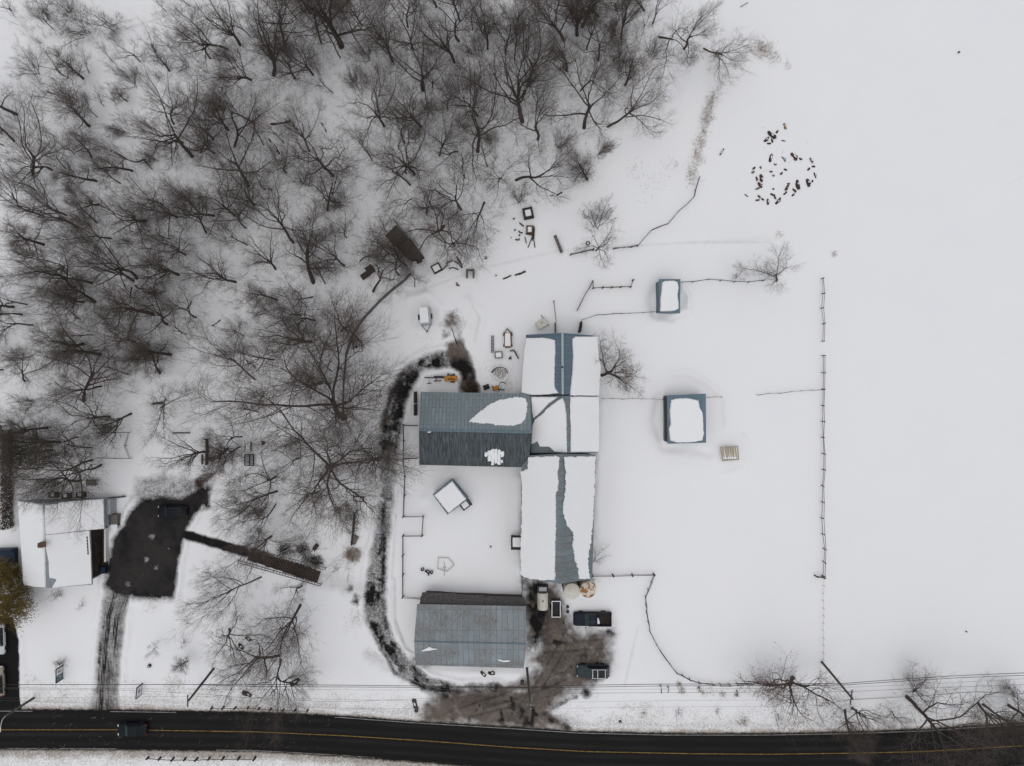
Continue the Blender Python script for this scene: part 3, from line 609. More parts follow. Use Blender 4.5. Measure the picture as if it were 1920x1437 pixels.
def gen_stems(seed, n, L, spread, levels, rbase):
    """a shrub: n stems from the ground, finer twigs above; one mesh for its stems, one for its twigs"""
    rs = np.random.RandomState(seed)
    az = rs.rand(n) * 6.28; an = np.radians(rs.uniform(5, spread, n))
    D = np.stack([np.sin(an) * np.cos(az), np.sin(an) * np.sin(az), np.cos(an)], 1)
    Pt = np.stack([rs.normal(size=n) * 0.15, rs.normal(size=n) * 0.15, np.full(n, -0.15)], 1)
    Ln = L * rs.uniform(0.6, 1.1, n); r = np.full(n, rbase)
    p = grow(rs, Pt, D, Ln, 5, 0.12, 0.06); a = [tubes(p, r, r * 0.35, 4)]; b = []
    r1 = r * 0.35; LL = Ln
    for k in range(levels):
        Pt, D, L2, r2 = branch(rs, p, LL, r, r1, 6 if k == 0 else 5, 0.2, (20, 52), 0.48, 0.45, 0.1)
        r2 = np.maximum(r2 * 0.65, 0.0045); L2 = np.maximum(L2, 0.22)
        p = grow(rs, Pt, D, L2, 3, 0.17, 0.05); b.append(tubes(p, r2, r2 * 0.5, 3)); r, r1, LL = r2, r2 * 0.5, L2
    V, F = join(a); sm = np_mesh('stems', V, F, [M['bark']], smooth=True)
    ends = p[:, -1]
    return sm, join(b), np.percentile(np.hypot(ends[:, 0], ends[:, 1]), 88), np.percentile(ends[:, 2], 92)

def proto_shrub(seed, n, L, spread, levels, twig, rbase=0.03):
    sm, (V, F), r, h = gen_stems(seed, n, L, spread, levels, rbase)
    return dict(trunk=sm, crown=np_mesh('twigs', V, F, [M[twig]]), r=r, h=h)

PROTO = {
    'big': [proto_tree(10, 17, 'wide', dens=1.2, n2=14), proto_tree(18, 17, 'wide', dens=1.15, n2=14)],
    'wide': [proto_tree(11 + k, 14 + k % 3, 'wide', dens=(1, .9, 1.1, .85, 1, .95)[k], n2=(9, 11, 8, 10, 12, 9)[k]) for k in range(6)],
    'vase': [proto_tree(21 + k, 14 + k % 2, 'vase', dens=(1, .9, .85, 1, .95)[k], n2=(9, 10, 8, 11, 9)[k]) for k in range(5)],
    'leader': [proto_tree(31 + k, 13, 'leader', dens=.85, n2=7 + k) for k in range(3)],
    'fork': [proto_tree(41 + k, 14, 'fork', dens=(1, .9, .95)[k], n2=10 + k) for k in range(3)],
    'crook': [proto_tree(51 + k, 13, 'crook', dens=(1, .9, .95, .9)[k], n2=9 + k) for k in range(4)],
    'red': [proto_tree(61, 12, 'vase', 'red_twig', True, 0.8), proto_tree(62, 12, 'wide', 'red_twig', False, 0.85)],
    'sap': [proto_tree(71, 8, 'leader', dens=0.5, n2=4), proto_tree(72, 8, 'vase', dens=0.5, n2=5), proto_tree(73, 8, 'fork', dens=0.5, n2=6), proto_tree(74, 8, 'wide', dens=0.5, n2=5)],
    'shrub': [proto_shrub(81, 10, 2.6, 60, 3, 'twig', .022), proto_shrub(82, 13, 2.4, 70, 3, 'red_twig', .02), proto_shrub(83, 8, 2.8, 50, 3, 'twig', .024), proto_shrub(86, 11, 2.2, 65, 3, 'twig', .02)],
    'twiggy': [proto_shrub(84, 5, 2.0, 40, 2, 'twig', 0.02), proto_shrub(85, 4, 2.0, 35, 2, 'red_twig', 0.02)],
}
NTREE = 0
USED = set()
PLANTS = []

_ONES = "zero one two three four five six seven eight nine ten eleven twelve thirteen fourteen fifteen sixteen seventeen eighteen nineteen".split()
_TENS = "- - twenty thirty forty fifty sixty seventy eighty ninety".split()
def spell(n):
    return _ONES[n] if n < 20 else _TENS[n // 10] + ("-" + _ONES[n % 10] if n % 10 else "")
def where(x, y):
    return f"{spell(min(99, max(0, round(x / 19.2))))} percent across, {spell(min(99, max(0, round(y / 14.37))))} percent down"

def plant(kind, bx, by, cx, cy, r, h=None, label=None, name=None, cat=None, group=None, which=None, zb=None):
    """a tree or shrub: foot at pixel (bx, by), crown centred on pixel (cx, cy), crown radius r px"""
    global NTREE
    ps = PROTO[kind]; p = ps[(which if which is not None else NTREE * 7 + int(bx)) % len(ps)]; NTREE += 1
    rm = r * PX * (1.3 if kind not in ('shrub', 'twiggy', 'sap', 'big') else 1.12)
    if h is None:
        h = {'sap': 1.7 * rm + 2.4, 'shrub': 1.25 * rm + 0.5, 'twiggy': 1.5 * rm + 0.3}.get(kind, 1.3 * rm + 5.2)
    foot = G(bx, by); zc = 0.66 * h
    top = P(cx, cy, zc + foot.z); tilt = top - foot
    hv = Vector((tilt.x, tilt.y, 0)); mx = zc * 1.15
    if hv.length > mx: hv *= mx / hv.length
    tilt = Vector((hv.x, hv.y, zc))
    q = Vector((0, 0, 1)).rotation_difference(tilt.normalized()) @ Quaternion((0, 0, 1), RNG.uniform(0, 6.283))
    sr = rm / p['r']; sh = h / p['h']; sr = min(max(sr, 0.55 * sh), 1.8 * sh)
    big = kind not in ('shrub', 'twiggy')
    nm = name or ('bare_tree' if big else 'bare_shrub')
    o = thing(nm, None, cat or ('tree' if big else 'shrub'), foot, group)
    o.rotation_mode = 'QUATERNION'; o.rotation_quaternion = q; o.scale = (sr, sr, sh)
    for part, me in (('trunk' if big else 'stem', p['trunk']), ('crown' if big else 'twigs', p['crown'])):
        c = bpy.data.objects.new(part, me); C.objects.link(c); c.parent = o
    PLANTS.append((o, kind, bx, by, h, rm, label, math.hypot(hv.x, hv.y) / zc))
    return o

def label_plants():
    """each plant's label: its look, then the landmark it stands by or its place in the photo"""
    marks = [(799, 594, 'white box trailer'), (745, 450, 'dark board roofed shed'), (690, 505, 'small dark hutch'), (620, 1075, 'wooden footbridge'), (470, 845, 'swing bench frame'), (330, 955, 'black car in the lot'), (115, 1015, 'white house'), (673, 935, 'bench by the lane'), (1055, 680, 'long barn'), (1255, 555, 'smaller blue shed'), (1540, 1250, 'pole by the field corner'), (400, 1255, 'pole by the sapling verge'), (250, 1365, 'dark car on the road'), (990, 400, 'square planter'), (1360, 90, 'tall dry grass'), (345, 805, 'plank lying in snow')]
    txt = {}
    cnt = {}
    for o, kind, bx, by, h, rm, lab, lean in PLANTS:
        if lab: txt[o] = lab; continue
        if kind in ('shrub', 'twiggy'): look = ('dense' if kind == 'shrub' else 'sparse') + (' low' if h < 2 else '') + ' bare shrub'
        else:
            look = ('tall' if h > 12 else 'mid-sized' if h > 8 else 'small') + (' leaning' if lean > 0.45 else ' broad' if rm > 0.42 * h else ' slim') + (' reddish' if kind == 'red' else '') + ' bare tree'
        best = min(marks, key=lambda q: math.hypot(q[0] - bx, q[1] - by)); d = math.hypot(best[0] - bx, best[1] - by)
        if d < 110:
            a = math.degrees(math.atan2(best[1] - by, bx - best[0])) % 360
            dr = ['right of', 'up and right of', 'above', 'up and left of', 'left of', 'down and left of', 'below', 'down and right of'][int((a + 22.5) // 45) % 8]
            txt[o] = f"{look} standing {dr} the {best[2]}"
        else: txt[o] = f"{look}, foot {where(bx, by)}"
    for rnd in range(3):
        seen = {}
        for o, kind, bx, by, *_ in PLANTS: seen.setdefault(txt[o], []).append((o, bx, by))
        for t_, grp in seen.items():
            if len(grp) < 2: continue
            look = t_.split(' standing ')[0].split(', foot')[0].split(', one of')[0]
            grp.sort(key=lambda q: (q[1], q[2]))
            for k, (o, bx, by) in enumerate(grp):
                if rnd == 0: txt[o] = f"{look}, foot {where(bx, by)}"
                else: txt[o] = f"{look}, {('upper', 'lower')[int(by > grp[k - 1][2])]} twin, foot {where(bx, by)}" if rnd == 1 else f"{look}, {('outer', 'inner', 'middle')[k % 3]} stem, foot {where(bx, by)}"
    for o in txt: o["label"] = txt[o]

# (kind, foot x, y, crown x, y, crown radius) read off the photograph
W, VA, LE, FO, CR, RD, SP, SH, TW = 'wide', 'vase', 'leader', 'fork', 'crook', 'red', 'sap', 'shrub', 'twiggy'
WOOD = [
 ('big', 645, 783, 600, 740, 124), ('big', 616, 876, 612, 885, 112), (W, 173, 863, 60, 880, 72), (W, 190, 872, 143, 925, 72),
 (VA, 640, 87, 628, 20, 92), (W, 360, 294, 300, 232, 72), (VA, 980, 228, 985, 128, 66), (W, 896, 284, 885, 205, 72),
 (W, 1095, 240, 1100, 155, 72), (W, 720, 237, 690, 188, 52), (VA, 793, 170, 772, 112, 50), (VA, 790, 238, 764, 195, 40),
 (W, 777, 327, 738, 280, 58), (CR, 762, 325, 745, 292, 40), (CR, 823, 292, 838, 262, 34), (W, 624, 330, 592, 272, 60),
 (VA, 1056, 75, 1042, 18, 48), (VA, 1082, 66, 1092, 15, 48), (LE, 1062, 133, 1047, 98, 28), (RD, 1140, 238, 1215, 188, 48),
 (SP, 1172, 160, 1188, 118, 26), (FO, 1236, 70, 1318, 92, 62), (CR, 1282, 92, 1318, 58, 44), (RD, 1320, 92, 1376, 112, 34),
 (CR, 968, 338, 1052, 292, 52), (VA, 1122, 30, 1104, 2, 40), (LE, 1208, 20, 1196, 0, 28),
 (W, 257, 522, 212, 445, 60), (FO, 250, 527, 170, 495, 50), (FO, 254, 536, 322, 598, 44), (FO, 247, 540, 236, 620, 40),
 (VA, 185, 384, 150, 365, 34), (W, 305, 384, 250, 348, 52), (VA, 332, 408, 282, 385, 38), (SH, 166, 422, 132, 405, 30),
 (LE, 182, 418, 150, 395, 22), (W, 387, 437, 352, 392, 42), (W, 440, 405, 402, 365, 48), (VA, 348, 478, 300, 452, 42),
 (LE, 172, 531, 115, 505, 36), (LE, 178, 566, 138, 545, 30), (VA, 157, 567, 104, 552, 42), (W, 151, 599, 104, 590, 40),
 (LE, 82, 459, 40, 442, 30), (FO, 252, 642, 214, 636, 36), (LE, 188, 665, 132, 658, 32), (LE, 155, 645, 104, 640, 34),
 (VA, 442, 529, 398, 520, 34), (SP, 300, 700, 286, 662, 24), (W, 157, 752, 148, 690, 66), (W, 46, 715, 20, 690, 44),
 (W, 478, 712, 430, 662, 60), (CR, 287, 758, 285, 745, 56), (W, 550, 455, 492, 395, 58), (LE, 588, 528, 588, 430, 44),
 (VA, 614, 395, 604, 345, 46), (W, 645, 498, 600, 460, 44), (VA, 610, 532, 590, 505, 26), (VA, 516, 505, 480, 482, 34),
 (FO, 586, 557, 512, 566, 44), (W, 700, 547, 728, 492, 54), (FO, 675, 490, 712, 450, 40), (CR, 772, 372, 726, 395, 36),
 (CR, 778, 538, 760, 515, 26), (W, 908, 380, 894, 412, 48), (RD, 832, 425, 805, 452, 58), (RD, 640, 620, 640, 600, 38),
 (SP, 538, 610, 512, 585, 30), (VA, 800, 400, 795, 375, 26), (FO, 468, 948, 412, 988, 36), (CR, 517, 945, 488, 1000, 40),
 (LE, 88, 803, 35, 812, 30), (FO, 57, 800, 20, 806, 22), (VA, 563, 1135, 543, 1196, 56), (CR, 566, 1098, 566, 1112, 34),
 (W, 490, 1082, 415, 1112, 56), (W, 523, 1230, 432, 1252, 54), (FO, 527, 1237, 500, 1392, 46), (CR, 519, 1270, 560, 1322, 32),
 (W, 430, 1180, 435, 1215, 46),
 # up along the snowy track and the young growth
 (VA, 22, 20, 0, 4, 24), (VA, 92, 38, 68, 12, 30), (SH, 126, 22, 108, 4, 30), (SH, 165, 64, 140, 58, 32), (SH, 202, 46, 196, 38, 32),
 (LE, 100, 56, 70, 30, 24), (SH, 68, 138, 38, 114, 30), (VA, 120, 142, 88, 114, 30), (LE, 156, 148, 128, 118, 24), (SP, 167, 137, 150, 112, 20),
 (LE, 212, 117, 188, 96, 18), (SP, 262, 115, 232, 86, 30), (LE, 293, 96, 276, 72, 18), (LE, 324, 97, 302, 72, 18), (LE, 318, 134, 292, 104, 16),
 (VA, 394, 110, 352, 62, 32), (SH, 346, 74, 334, 56, 18), (SH, 252, 160, 222, 136, 28), (SH, 352, 120, 338, 114, 22), (TW, 296, 148, 285, 136, 14),
 (SH, 138, 190, 108, 162, 36), (SP, 195, 199, 172, 176, 18), (SP, 219, 198, 202, 176, 16), (LE, 182, 220, 158, 192, 22), (VA, 168, 237, 138, 212, 30),
 (VA, 124, 318, 96, 292, 28), (LE, 104, 257, 82, 236, 16), (SP, 140, 290, 116, 268, 22), (SP, 172, 295, 148, 270, 22), (W, 62, 328, 44, 256, 58),
 (SP, 238, 190, 226, 176, 14), (TW, 78, 80, 70, 76, 12), (TW, 388, 136, 386, 134, 6), (SP, 312, 22, 304, 10, 16), (LE, 357, 12, 345, 0, 14),
 (LE, 372, 118, 352, 96, 14), (VA, 450, 85, 415, 48, 44), (VA, 513, 142, 494, 70, 56), (W, 536, 84, 500, 20, 50), (VA, 470, 150, 440, 125, 40),
 (W, 400, 262, 368, 215, 50), (W, 466, 350, 425, 275, 62), (SP, 285, 318, 262, 298, 26), (W, 440, 275, 470, 200, 50), (VA, 378, 285, 420, 190, 44),
 (VA, 736, 115, 722, 60, 38), (W, 860, 78, 818, 40, 50), (VA, 910, 60, 902, 8, 38), (VA, 948, 102, 938, 48, 40), (VA, 896, 218, 876, 160, 48),
 (CR, 624, 175, 588, 150, 34), (VA, 708, 210, 705, 140, 30), (SH, 800, 205, 800, 200, 22), (SH, 900, 105, 868, 26, 26), (CR, 858, 285, 830, 280, 26),
 (SH, 1165, 130, 1168, 106, 24), (VA, 1155, 20, 1140, 2, 30), (SP, 1206, 52, 1212, 40, 18),
 # near the yard and along the road
 (SH, 1116, 425, 1122, 378, 30), (RD, 1118, 470, 1120, 462, 32), (W, 1456, 527, 1471, 512, 44), (SP, 1378, 522, 1386, 516, 16),
 (RD, 1128, 703, 1152, 684, 50, 6.5), (SP, 1108, 1056, 1126, 1040, 18), (RD, 1488, 1272, 1496, 1292, 58), (W, 1700, 1307, 1772, 1385, 78),
 (LE, 1585, 1332, 1606, 1392, 26), (VA, 1598, 1328, 1640, 1352, 34), (SP, 1671, 1334, 1690, 1362, 22), (VA, 1834, 1318, 1892, 1362, 40),
 (LE, 1843, 1321, 1905, 1366, 30), (LE, 1891, 1323, 1934, 1354, 30), (TW, 1455, 1338, 1462, 1350, 16), (TW, 1270, 1328, 1276, 1340, 14),
 (TW, 1345, 1335, 1348, 1340, 11), (SP, 294, 1214, 282, 1222, 14), (SP, 352, 1240, 338, 1250, 14), (TW, 342, 1204, 344, 1200, 14),
 (TW, 108, 1118, 106, 1116, 13), (TW, 152, 1134, 152, 1132, 11), (SH, 113, 1246, 115, 1242, 12), (TW, 660, 1000, 640, 990, 10),
 (RD, 1712, 1298, 1740, 1292, 26), (TW, 1895, 1293, 1890, 1290, 18),
]
for t_ in WOOD:
    if t_[2] < 335 and t_[1] < 385 and t_[0] in (VA, LE): t_ = (SP, *t_[1:])
    plant(*t_[:6], h=t_[6] if len(t_) > 6 else None)
# understorey between them: younger trees and brush filling the wood
def in_poly(x, y, pts):
    c = False
    for (x0, y0), (x1, y1) in zip(pts, pts[1:] + pts[:1]):
        if (y0 > y) != (y1 > y) and x < (x1 - x0) * (y - y0) / (y1 - y0) + x0: c = not c
    return c
feet = [(t_[1], t_[2]) for t_ in WOOD]
CLEAR = [(330, 800, 55), (600, 240, 34), (340, 130, 70), (640, 200, 24), (790, 480, 34), (300, 870, 40), (720, 600, 30), (710, 690, 25), (520, 210, 18), (640, 1010, 40), (100, 620, 10), (620, 560, 20), (700, 280, 20), (745, 450, 40), (100, 640, 45), (185, 600, 30), (150, 700, 30)]
tries = 0
while len(feet) < len(WOOD) + 165 and tries < 6000:
    tries += 1
    x, y = RNG.uniform(0, 1230), RNG.uniform(8, 1010)
    if not in_poly(x, y, WOODS) or min(math.hypot(x - a, y - b) for a, b in feet) < 18: continue
    if any(math.hypot(x - a, y - b) < r for a, b, r in CLEAR): continue
    feet.append((x, y)); k = RNG.choice([SP, SP, VA, VA, LE, SH, SH, SH, W, W, CR, CR, FO])
    r = {SP: 28, VA: 38, LE: 32, SH: 22, W: 46, CR: 42, FO: 40}[k] * RNG.uniform(0.75, 1.25)
    f = 1 + 0.05 * (1 if k == SH else 1.6); jx, jy = RNG.gauss(0, 8), RNG.gauss(0, 8)
    plant(k, x, y, 960 + (x - 960) * f + jx, 718.5 + (y - 718.5) * f + jy, r, group='young growth inside the wood')
label_plants()

def undergrowth():
    """brush, seedlings and bramble too many to count, standing all through the wood"""
    rs = np.random.RandomState(77); pts = []
    while len(pts) < 1500:
        x, y = rs.uniform(-20, 1240), rs.uniform(-20, 1060)
        if not in_poly(x, y, WOODS): continue
        if any(math.hypot(x - a, y - b) < r * 0.75 for a, b, r in CLEAR): continue
        if vnoise(np.array([x]), np.array([y]), 60, 3, 71)[0] + rs.uniform(-.15, .15) < 0.47: continue
        pts.append((x, y))
    for x, y, r, n in ((470, 1240, 55, 120), (410, 1120, 45, 60), (545, 1195, 35, 60), (100, 40, 60, 60), (90, 170, 60, 60), (40, 850, 50, 60), (560, 1015, 40, 80), (1720, 1310, 60, 40), (1490, 1300, 50, 24), (1350, 100, 40, 30), (640, 1060, 20, 16)):
        for _ in range(n): pts.append((x + rs.normal() * r * .5, y + rs.normal() * r * .5))
    base = np.array([tuple(G(x, y, -.1)) for x, y in pts]); N = len(base)
    az = rs.rand(N) * 6.28; an = np.radians(rs.uniform(0, 38, N)); D = np.stack([np.sin(an) * np.cos(az), np.sin(an) * np.sin(az), np.cos(an)], 1)
    L = rs.gamma(3.0, 0.55, N) + 0.4; r0 = 0.006 + 0.006 * L; p = grow(rs, base, D, L, 4, .1, .05); parts = [tubes(p, r0, r0 * .4, 3)]
    Pt, D, L2, r2 = branch(rs, p, L, r0, r0 * .4, 6, .15, (25, 60), .5, .5, .08); p2 = grow(rs, Pt, D, L2, 2, .15, .05); r2 = np.maximum(r2 * .6, .006); parts.append(tubes(p2, r2, r2 * .5, 3))
    Pt, D, L3, r3 = branch(rs, p2, L2, r2, r2 * .5, 4, .15, (25, 60), .55, .5, .06); p3 = grow(rs, Pt, D, np.maximum(L3, .2), 1, .1, .05); r3 = np.full(len(Pt), .0042); parts.append(tubes(p3, r3, r3 * .6, 3))
    V, F = join(parts); o = bpy.data.objects.new('undergrowth', np_mesh('undergrowth', V, F, [M['twig']])); C.objects.link(o); o["kind"] = "stuff"
undergrowth()
# ------------------------------------------------------------------ buildings
def jag(pts, step=3.0, amp=0.8, seed=1):
    """a pixel outline with the ragged edge of sliding snow"""
    rs = random.Random(seed); out_ = []
    for (xa, ya), (xb, yb) in zip(pts, pts[1:] + pts[:1]):
        L = math.hypot(xb - xa, yb - ya); n = max(1, int(L / step))
        for k in range(n):
            t = k / n; j = amp if k else amp * 0.4
            out_.append((xa + (xb - xa) * t + rs.uniform(-j, j), ya + (yb - ya) * t + rs.uniform(-j, j)))
    return out_

def snow_on(parent, px, plane, t=0.16, seed=1, step=3.0, amp=0.7, name='roof_snow', inset=0.10):
    """a lying blanket of snow: pixel outline px on the plane through three points"""
    a, b, c = plane; n = (b - a).cross(c - a).normalized()
    if n.z < 0: n = -n
    base = [ray_plane(x, y, a, b, c) + n * 0.012 for x, y in jag(px, step, amp, seed)]
    m = len(base)
    ar = sum(base[i].x * base[(i + 1) % m].y - base[(i + 1) % m].x * base[i].y for i in range(m))
    sg = 1 if ar > 0 else -1; r1 = []; r2 = []
    for i in range(m):
        d = base[(i + 1) % m] - base[i - 1]; d.z = 0
        if d.length < 1e-6: d = Vector((1, 0, 0))
        d.normalize(); q = Vector((-d.y, d.x, 0)) * sg; q -= n * q.dot(n)
        r1.append(base[i] + q * inset * 0.25 + n * t * 0.7); r2.append(base[i] + q * inset + n * t)
    mb = MB(); vs = base + r1 + r2; fs = [tuple(x + 2 * m for x in tr) for tr in tessellate_polygon([r2])]
    for k in (0, m): fs += [(k + i, k + (i + 1) % m, k + (i + 1) % m + m, k + i + m) for i in range(m)]
    mb.add(vs, fs)
    return mb.build(name, M['snow'], parent, smooth=False)

def roof_plane(parent, quad, mat, name='roof', t=0.14):
    """a sheet roof slope given depth below its upper face"""
    a, b, c = quad[0], quad[1], quad[2]; n = (b - a).cross(c - a).normalized()
    if n.z < 0: n = -n
    return MB().slab(quad, -n * t).build(name, mat, parent)

def walls(parent, pts, mat, name='wall', z0=-0.3):
    """walls under a roof outline: pts is a ring of (x, y, ztop)"""
    mb = MB(); m = len(pts); vs = [(x, y, z0) for x, y, z in pts] + [tuple(q) for q in pts]
    mb.add(vs, [(i, (i + 1) % m, (i + 1) % m + m, i + m) for i in range(m)])
    return mb.build(name, mat, parent)

def shrink(pts, d):
    c = sum((Vector((p.x, p.y, 0)) for p in pts), Vector()) / len(pts)
    out_ = []
    for p in pts:
        v = Vector((c.x - p.x, c.y - p.y, 0)); out_.append(Vector((p.x + math.copysign(min(abs(v.x), d), v.x), p.y + math.copysign(min(abs(v.y), d), v.y), p.z)))
    return out_

def gable(root, e, r, mats, wall_mat, z_drop=0.25, over=0.3, gz_=None):
    """e: eave corners e0-e1 (first slope), e2-e3 (second slope); r: ridge ends r0 (by e0, e3), r1 (by e1, e2)"""
    e0, e1, e2, e3 = e; r0, r1 = r
    s1 = [e0, e1, r1, r0]; s2 = [r0, r1, e2, e3]
    roof_plane(root, s1, mats[0]); roof_plane(root, s2, mats[1])
    ring = shrink([e0, e1, r1, e2, e3, r0], over)
    for p, q in zip(ring, (e0, e1, r1, e2, e3, r0)): p.z = q.z - z_drop
    ring = [ring[0], ring[1], ring[2], ring[3], ring[4], ring[5]]
    walls(root, [(p.x, p.y, p.z) for p in ring], wall_mat)
    return (s1[0], s1[1], s1[2]), (s2[0], s2[1], s2[2])

# --- the broad west barn
ZE, ZR = 4.2, 7.0
e = [P(789, 735, ZE), P(995, 738.5, ZE), P(991, 877, ZE), P(786, 872, ZE)]; r = [P(785.5, 806.5, ZR), P(997, 811, ZR)]
wb = thing('barn', 'broad grey-blue barn with staggered roof sheets, grimy lower slope and a teardrop snow patch', 'barn', P(889, 806, 0))
pu, pl = gable(wb, e, r, (M['barn_upper'], M['barn_lower']), M['barn_wall'])
MB().beam(r[0] + Vector((0, 0, .04)), r[1] + Vector((0, 0, .04)), 0.34, 0.06).build('ridge_cap', M['blue_wall'], wb)
snow_on(wb, [(879, 791), (893, 778), (908, 766), (921, 757), (934, 751), (948, 749), (962, 746), (976, 745.5), (985, 748), (989, 757), (988, 772), (985, 786), (977, 795), (962, 799), (947, 798.5), (931, 798), (922, 795), (905, 794.5), (893, 793)], pu, 0.2, 3, 2.2, 1.0)
for k, (x0, x1, y0, y1) in enumerate(((908.5, 914.8, 848, 856), (914.6, 920.6, 844.5, 865), (920.8, 926.8, 842, 872), (927, 932.8, 841.5, 869), (933, 938.8, 843, 871.5), (938.6, 945, 846, 857), (939, 943, 862, 868))):
    snow_on(wb, [(x0, y0 + .8), ((x0 + x1) / 2, y0), (x1, y0 + .6), (x1, y1 - 1), ((x0 + x1) / 2, y1), (x0, y1 - .7)], pl, 0.10, 50 + k, 1.3, 0.9, inset=.03)
snow_on(wb, [(800, 810), (809, 808.6), (808, 811), (803, 812)], pl, 0.08, 9, 2, 0.5)
mb = MB(); mb.m = 0
for y in (745, 768):   # hinged frames leaning on the west gable
    p = G(781, y); mb.box(p + Vector((0, 0, 1.1)), (0.25, 1.7, 2.2))
mb.build('side_door', M['old_wood'], wb)

# --- the long barn: three roofs in a row
lb = thing('long_barn', 'long blue-roofed barn in three sections, thick snow on its slopes, bare strip along the ridge', 'barn', P(1053, 855, 0))
def section(e, r, mats, wall):
    return gable(lb, e, r, mats, wall)
e = [P(1119, 630, 4.0), P(1121, 740, 4.0), P(985, 739, 4.0), P(986, 628, 4.0)]; r = [P(1054.5, 624.5, 7.4), P(1055, 740, 7.4)]
pe, pw = section(e, r, (M['long_roof'], M['long_roof']), M['blue_wall'])
MB().beam(r[0] + Vector((0, 0, .05)), r[1] + Vector((0, 0, .05)), 0.30, 0.05).build('ridge_cap', M['house_wall'], lb)
mb = MB(); q = P(1054, 689, 7.4); mb.tube([q, q + Vector((0, 0, .5))], 0.13, 10); mb.build('roof_vent', M['black'], lb)
snow_on(lb, [(988, 634), (1020, 633.5), (1033, 636), (1041, 638), (1041.5, 660), (1040, 690), (1040, 715), (1041, 728), (1048, 737), (1030, 739.5), (1000, 741), (984, 738), (979, 736), (981, 700), (984, 660)], pw, 0.26, 11, 4, 0.5)
snow_on(lb, [(1072.5, 636), (1078, 631.5), (1118.5, 631), (1121, 665), (1125, 690), (1122, 742), (1068.5, 742), (1071, 715), (1073.5, 692), (1074, 665), (1073, 645)], pe, 0.26, 12, 4, 0.5)
e = [P(1120.5, 742.5, 4.1), P(1121, 849, 4.1), P(996, 850, 4.1), P(997, 742.5, 4.1)]; r = [P(1064, 742.5, 6.7), P(1066, 850, 6.7)]
pe2, pw2 = section(e, r, (M['long_roof_old'], M['long_roof_old']), M['blue_wall'])
snow_on(lb, [(1069, 744), (1121.5, 744), (1122.5, 800), (1122, 847), (1070, 848), (1070, 800), (1068.5, 765)], pe2, 0.24, 13, 4, 0.5)
snow_on(lb, [(997, 744), (1046, 744), (1040, 750), (1030, 756), (1021, 766), (1008, 779), (1001, 784), (998, 770)], pw2, 0.3, 14, 3, 0.5)
snow_on(lb, [(1055, 746), (1060, 760), (1062.5, 785), (1063, 849), (1042, 848), (1030, 838), (1013, 838), (1009, 828), (997, 833), (999, 800), (1003, 787), (1016, 778), (1027, 766), (1040, 756)], pw2, 0.28, 15, 3, 0.6)
e = [P(1117, 853, 4.3), P(1110.5, 1086, 4.3), P(976, 1083, 4.3), P(992, 855, 4.3)]; r = [P(1053, 851, 7.8), P(1050, 1095, 7.8)]
e[3] = P(978, 855, 4.3)
pe3, pw3 = section(e, r, (M['long_roof_old'], M['long_roof_old']), M['barn_wall'])
snow_on(lb, [(992, 857), (1044, 855), (1050, 858), (1048.5, 866), (1046, 888), (1047.5, 908), (1046.5, 918), (1042.5, 924), (1043, 945), (1042.5, 1000), (1041, 1045), (1041, 1084), (1040, 1088), (1020, 1088), (998, 1086), (984, 1082), (977, 1076), (977, 1040), (978.5, 985), (980, 940), (979, 905), (977, 884), (990, 880)], pw3, 0.26, 16, 3, 0.9)
snow_on(lb, [(1057, 857), (1115, 854.5), (1114, 900), (1112, 940), (1110.5, 975), (1107, 1010), (1103, 1035), (1101, 1055), (1105, 1085), (1085, 1085), (1084, 1066), (1077, 1050), (1073.5, 1020), (1074.5, 998), (1064, 988), (1057, 970), (1055.5, 950), (1058.5, 925), (1060, 905), (1061, 885), (1058, 872)], pe3, 0.26, 17, 2.6, 1.35)
mb = MB(); a, b = P(968, 1018, 0), P(975, 1018, 0)
mb.box(P(970, 1017, 1.1) - Vector((0, 0, 0)), (1.9, 1.7, 2.4)); porch = mb.build('side_porch', M['old_wood'], lb)
mb = MB(); mb.box(P(970.5, 1017, 2.42), (1.45, 1.4, 0.26), 0, 0.1); mb.build('porch_snow', M['snow'], lb)

# --- the rust-specked south barn with its lean-to
sb = thing('barn', 'low south barn with rust-specked pale blue roof sheets and a dark lean-to along its back', 'barn', P(882, 1195, 0))
e = [P(782, 1133, 4.0), P(986, 1137, 4.0), P(982, 1253.5, 3.2), P(779, 1247.5, 3.2)]; r = [P(776.5, 1203, 5.4), P(987, 1207.5, 5.4)]
p1, p2 = gable(sb, e, r, (M['rusty_roof'], M['rusty_roof']), M['barn_wall'])
MB().beam(r[0] + Vector((0, 0, .03)), r[1] + Vector((0, 0, .03)), 0.2, 0.05).build('ridge_cap', M['blue_wall'], sb)
snow_on(sb, [(790, 1220), (797, 1217), (805, 1213.5), (812, 1216), (821, 1217), (813, 1218.5), (800, 1220), (794, 1221)], p2, 0.1, 21, 2, 0.5)
snow_on(sb, [(933, 1237), (946, 1238.5), (957, 1238), (956, 1240), (947, 1241.5), (938, 1240)], p2, 0.06, 22, 1.6, 0.8)
lt = [P(792, 1113.5, 2.5), P(983, 1119.5, 2.5), P(986, 1139, 3.6), P(786, 1135, 3.6)]
for k, (t0, t1, dz) in enumerate(((0, 0.335, .05), (0.335, 0.61, .10), (0.61, 1.0, 0.0))):
    f = lambda a, b, t: a + (b - a) * t
    q = [f(lt[0], lt[1], t0), f(lt[0], lt[1], t1), f(lt[3], lt[2], t1), f(lt[3], lt[2], t0)]
    q[0] = q[0] + Vector((0, .12 * (2 - k), dz)); q[1] = q[1] + Vector((0, .12 * (2 - k), dz)); q[2] = q[2] + Vector((0, 0, dz)); q[3] = q[3] + Vector((0, 0, dz))
    roof_plane(sb, q, M['dark_roof'], 'lean_to_roof', 0.1)
